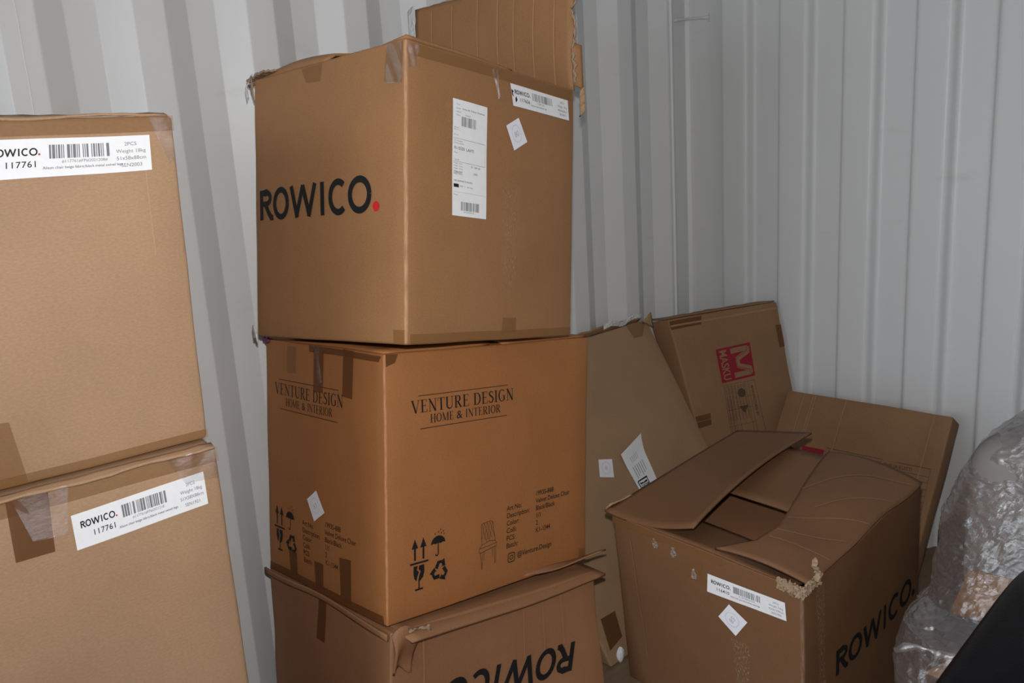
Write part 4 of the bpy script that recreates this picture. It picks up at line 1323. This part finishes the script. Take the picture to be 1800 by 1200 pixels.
def shell(off, crinkle, nper, sub, seedv):
    rows = []
    for i in range(len(prof) - 1):
        for k in range(sub):
            t = k / sub
            rows.append([a + (b - a) * t for a, b in zip(prof[i], prof[i + 1])])
    rows.append(list(prof[-1]))
    vs_, fc = [], []
    for (z, x0, x1, y0, y1) in rows:
        cx, cy, rx, ry = (x0 + x1) / 2, (y0 + y1) / 2, (x1 - x0) / 2 - off, (y1 - y0) / 2 - off
        for q in range(nper):
            a = 2 * math.pi * q / nper
            ca, sa = math.cos(a), math.sin(a)
            e = 2 / 5.5
            p = Vector((cx + rx * math.copysign(abs(ca) ** e, ca), cy + ry * math.copysign(abs(sa) ** e, sa), z - off * 0.5 * (z > 0.5)))
            if crinkle:
                nv = Vector(mnoise.noise_vector(p * 9 + Vector((seedv, 0, 0)))) * crinkle + Vector(mnoise.noise_vector(p * 26 + Vector((seedv, 3, 0)))) * crinkle * 0.5 + Vector(mnoise.noise_vector(Vector((p.x * 70, p.y * 70, p.z * 110)) + Vector((seedv, 5, 0)))) * crinkle * 0.34
                p += nv
                p.z = max(0.004, p.z)
            vs_.append(p)
    n = nper
    for i in range(len(rows) - 1):
        for q in range(n):
            fc.append((i * n + q, i * n + (q + 1) % n, (i + 1) * n + (q + 1) % n, (i + 1) * n + q))
    fc.append(tuple(range((len(rows) - 1) * n, len(rows) * n)))
    return vs_, fc
v_, f_ = shell(0.0, 0.010, 330, 12, 1.0)
mesh_obj('stretch_wrap', v_, f_, 'stretch_wrap', F, smooth=False, label='crinkled clear stretch wrap')
def rbox(name, x0, x1, y0, y1, z0, z1, r, mat, parent, n=6, taper=0.0):
    bm = bmesh.new()
    bmesh.ops.create_cube(bm, size=1)
    for v in bm.verts:
        v.co = Vector((x0 + (x1 - x0) * (v.co.x + 0.5), y0 + (y1 - y0) * (v.co.y + 0.5), z0 + (z1 - z0) * (v.co.z + 0.5)))
    bmesh.ops.bevel(bm, geom=bm.edges[:], offset=r, segments=n, profile=0.5, affect='EDGES')
    me = bpy.data.meshes.new('x')
    vs_ = [v.co.copy() for v in bm.verts]
    bm.verts.index_update()
    fc = [tuple(v.index for v in f.verts) for f in bm.faces]
    bm.free()
    bpy.data.meshes.remove(me)
    return mesh_obj(name, vs_, fc, mat, parent, smooth=True)
rbox('seat', 1.50, 1.98, -1.30, -0.70, 0.24, 0.44, 0.05, 'grey_fabric', F)
rbox('backrest', 1.440, 2.01, -1.175, -0.68, 0.46, 0.865, 0.085, 'grey_fabric', F)
for (x, y) in ((1.54, -1.24), (1.94, -1.24), (1.54, -0.75), (1.94, -0.75)):
    v_, f_ = tube([(x, y, 0.0), (x, y, 0.25)], [0.014, 0.02], 10)
    mesh_obj('leg', v_, f_, 'dark_fabric', F, smooth=True)
sheet('cardboard_padding', quadfn((1.462, -1.228, 0.492), (1.90, -1.228, 0.540), (1.90, -1.212, 0.625), (1.492, -1.212, 0.597)), 8, 5, 'kraft_dull', F, 0.005, (0.35, 0.15))
sheet('cardboard_padding', quadfn((1.475, -1.388, 0.06), (1.98, -1.388, 0.06), (1.98, -1.392, 0.40), (1.520, -1.392, 0.29)), 8, 5, 'kraft_pale', F, 0.005, (0.5, 0.25))
sheet('cardboard_padding', quadfn((1.475, -1.372, 0.428), (1.98, -1.372, 0.436), (1.98, -1.262, 0.468), (1.535, -1.262, 0.466)), 8, 5, 'kraft_pale', F, 0.005, (0.5, 0.15))
# tight gathered fold of wrap running across the ledge
pts = [Vector((1.415, -1.375, 0.455)).lerp(Vector((1.80, -1.235, 0.530)), t / 20) + Vector((0, 0, 0.010 * math.sin(t * 0.9))) for t in range(21)]
v_, f_ = tube(pts, [0.006 + 0.004 * math.sin(i * 1.7) for i in range(21)], 8)
mesh_obj('wrap_fold', v_, f_, 'stretch_wrap', F, smooth=True)
def flutter(u, v):
    p = Vector((1.52, -1.415, 0.36)).lerp(Vector((1.72, -1.418, 0.315)), u)
    return p + Vector((0, -0.012 * math.sin(3 * v), 0.05 * v + 0.005 * math.sin(14 * u + 5 * v)))
sheet('wrap_fold', flutter, 20, 6, 'stretch_wrap', F, 0.001, (0.2, 0.05))
# dark padded corner standing out behind, half out of the wrap
rbox('dark_corner_pad', 1.275, 1.40, -0.84, -0.70, 0.18, 0.50, 0.02, 'dark_fabric', F, 3)

# ------------------------------------------------------------------ BLACK CHAIR next to the camera
K_ = thing('black_chair', 'black leather easy chair with smooth rounded backrest standing close in front', 'chair', (1.98, -1.85, 0.0))
def cushion(name, p0, ex, ey, ez, n, mat, seedv, pw=5.0):
    """soft superellipsoid block: centre p0, half axes ex, ey, ez"""
    vs_, fc = [], []
    nu, nv = 40, 24
    sg = lambda x, e: math.copysign(abs(x) ** e, x)
    e = 2 / pw
    for i in range(nv + 1):
        ph_ = -math.pi / 2 + math.pi * i / nv
        for j in range(nu):
            th = 2 * math.pi * j / nu
            a, b, c = sg(math.cos(ph_), e) * sg(math.cos(th), e), sg(math.cos(ph_), e) * sg(math.sin(th), e), sg(math.sin(ph_), e)
            vs_.append(Vector(p0) + Vector(ex) * a + Vector(ey) * b + Vector(ez) * c)
    for i in range(nv):
        for j in range(nu):
            fc.append((i * nu + j, i * nu + (j + 1) % nu, (i + 1) * nu + (j + 1) % nu, (i + 1) * nu + j))
    return mesh_obj(name, vs_, fc, mat, K_, smooth=True, recalc=True)
cushion('backrest', (1.797, -1.88, 0.55), (0.085, 0, 0), (0.028, -0.40, 0), (-0.015, 0, 0.285), 0, 'black_leather', 1, 6.0)
cushion('seat', (2.05, -1.88, 0.38), (0.20, 0, 0), (0, 0.36, 0), (0, 0, 0.09), 0, 'black_leather', 2, 6.0)
for (x, y) in ((1.80, -2.20), (1.80, -1.56), (2.20, -2.20), (2.20, -1.56)):
    v_, f_ = tube([(x, y, 0.0), (x, y, 0.32)], [0.012, 0.018], 10)
    mesh_obj('leg', v_, f_, 'black_leather', K_, smooth=True)
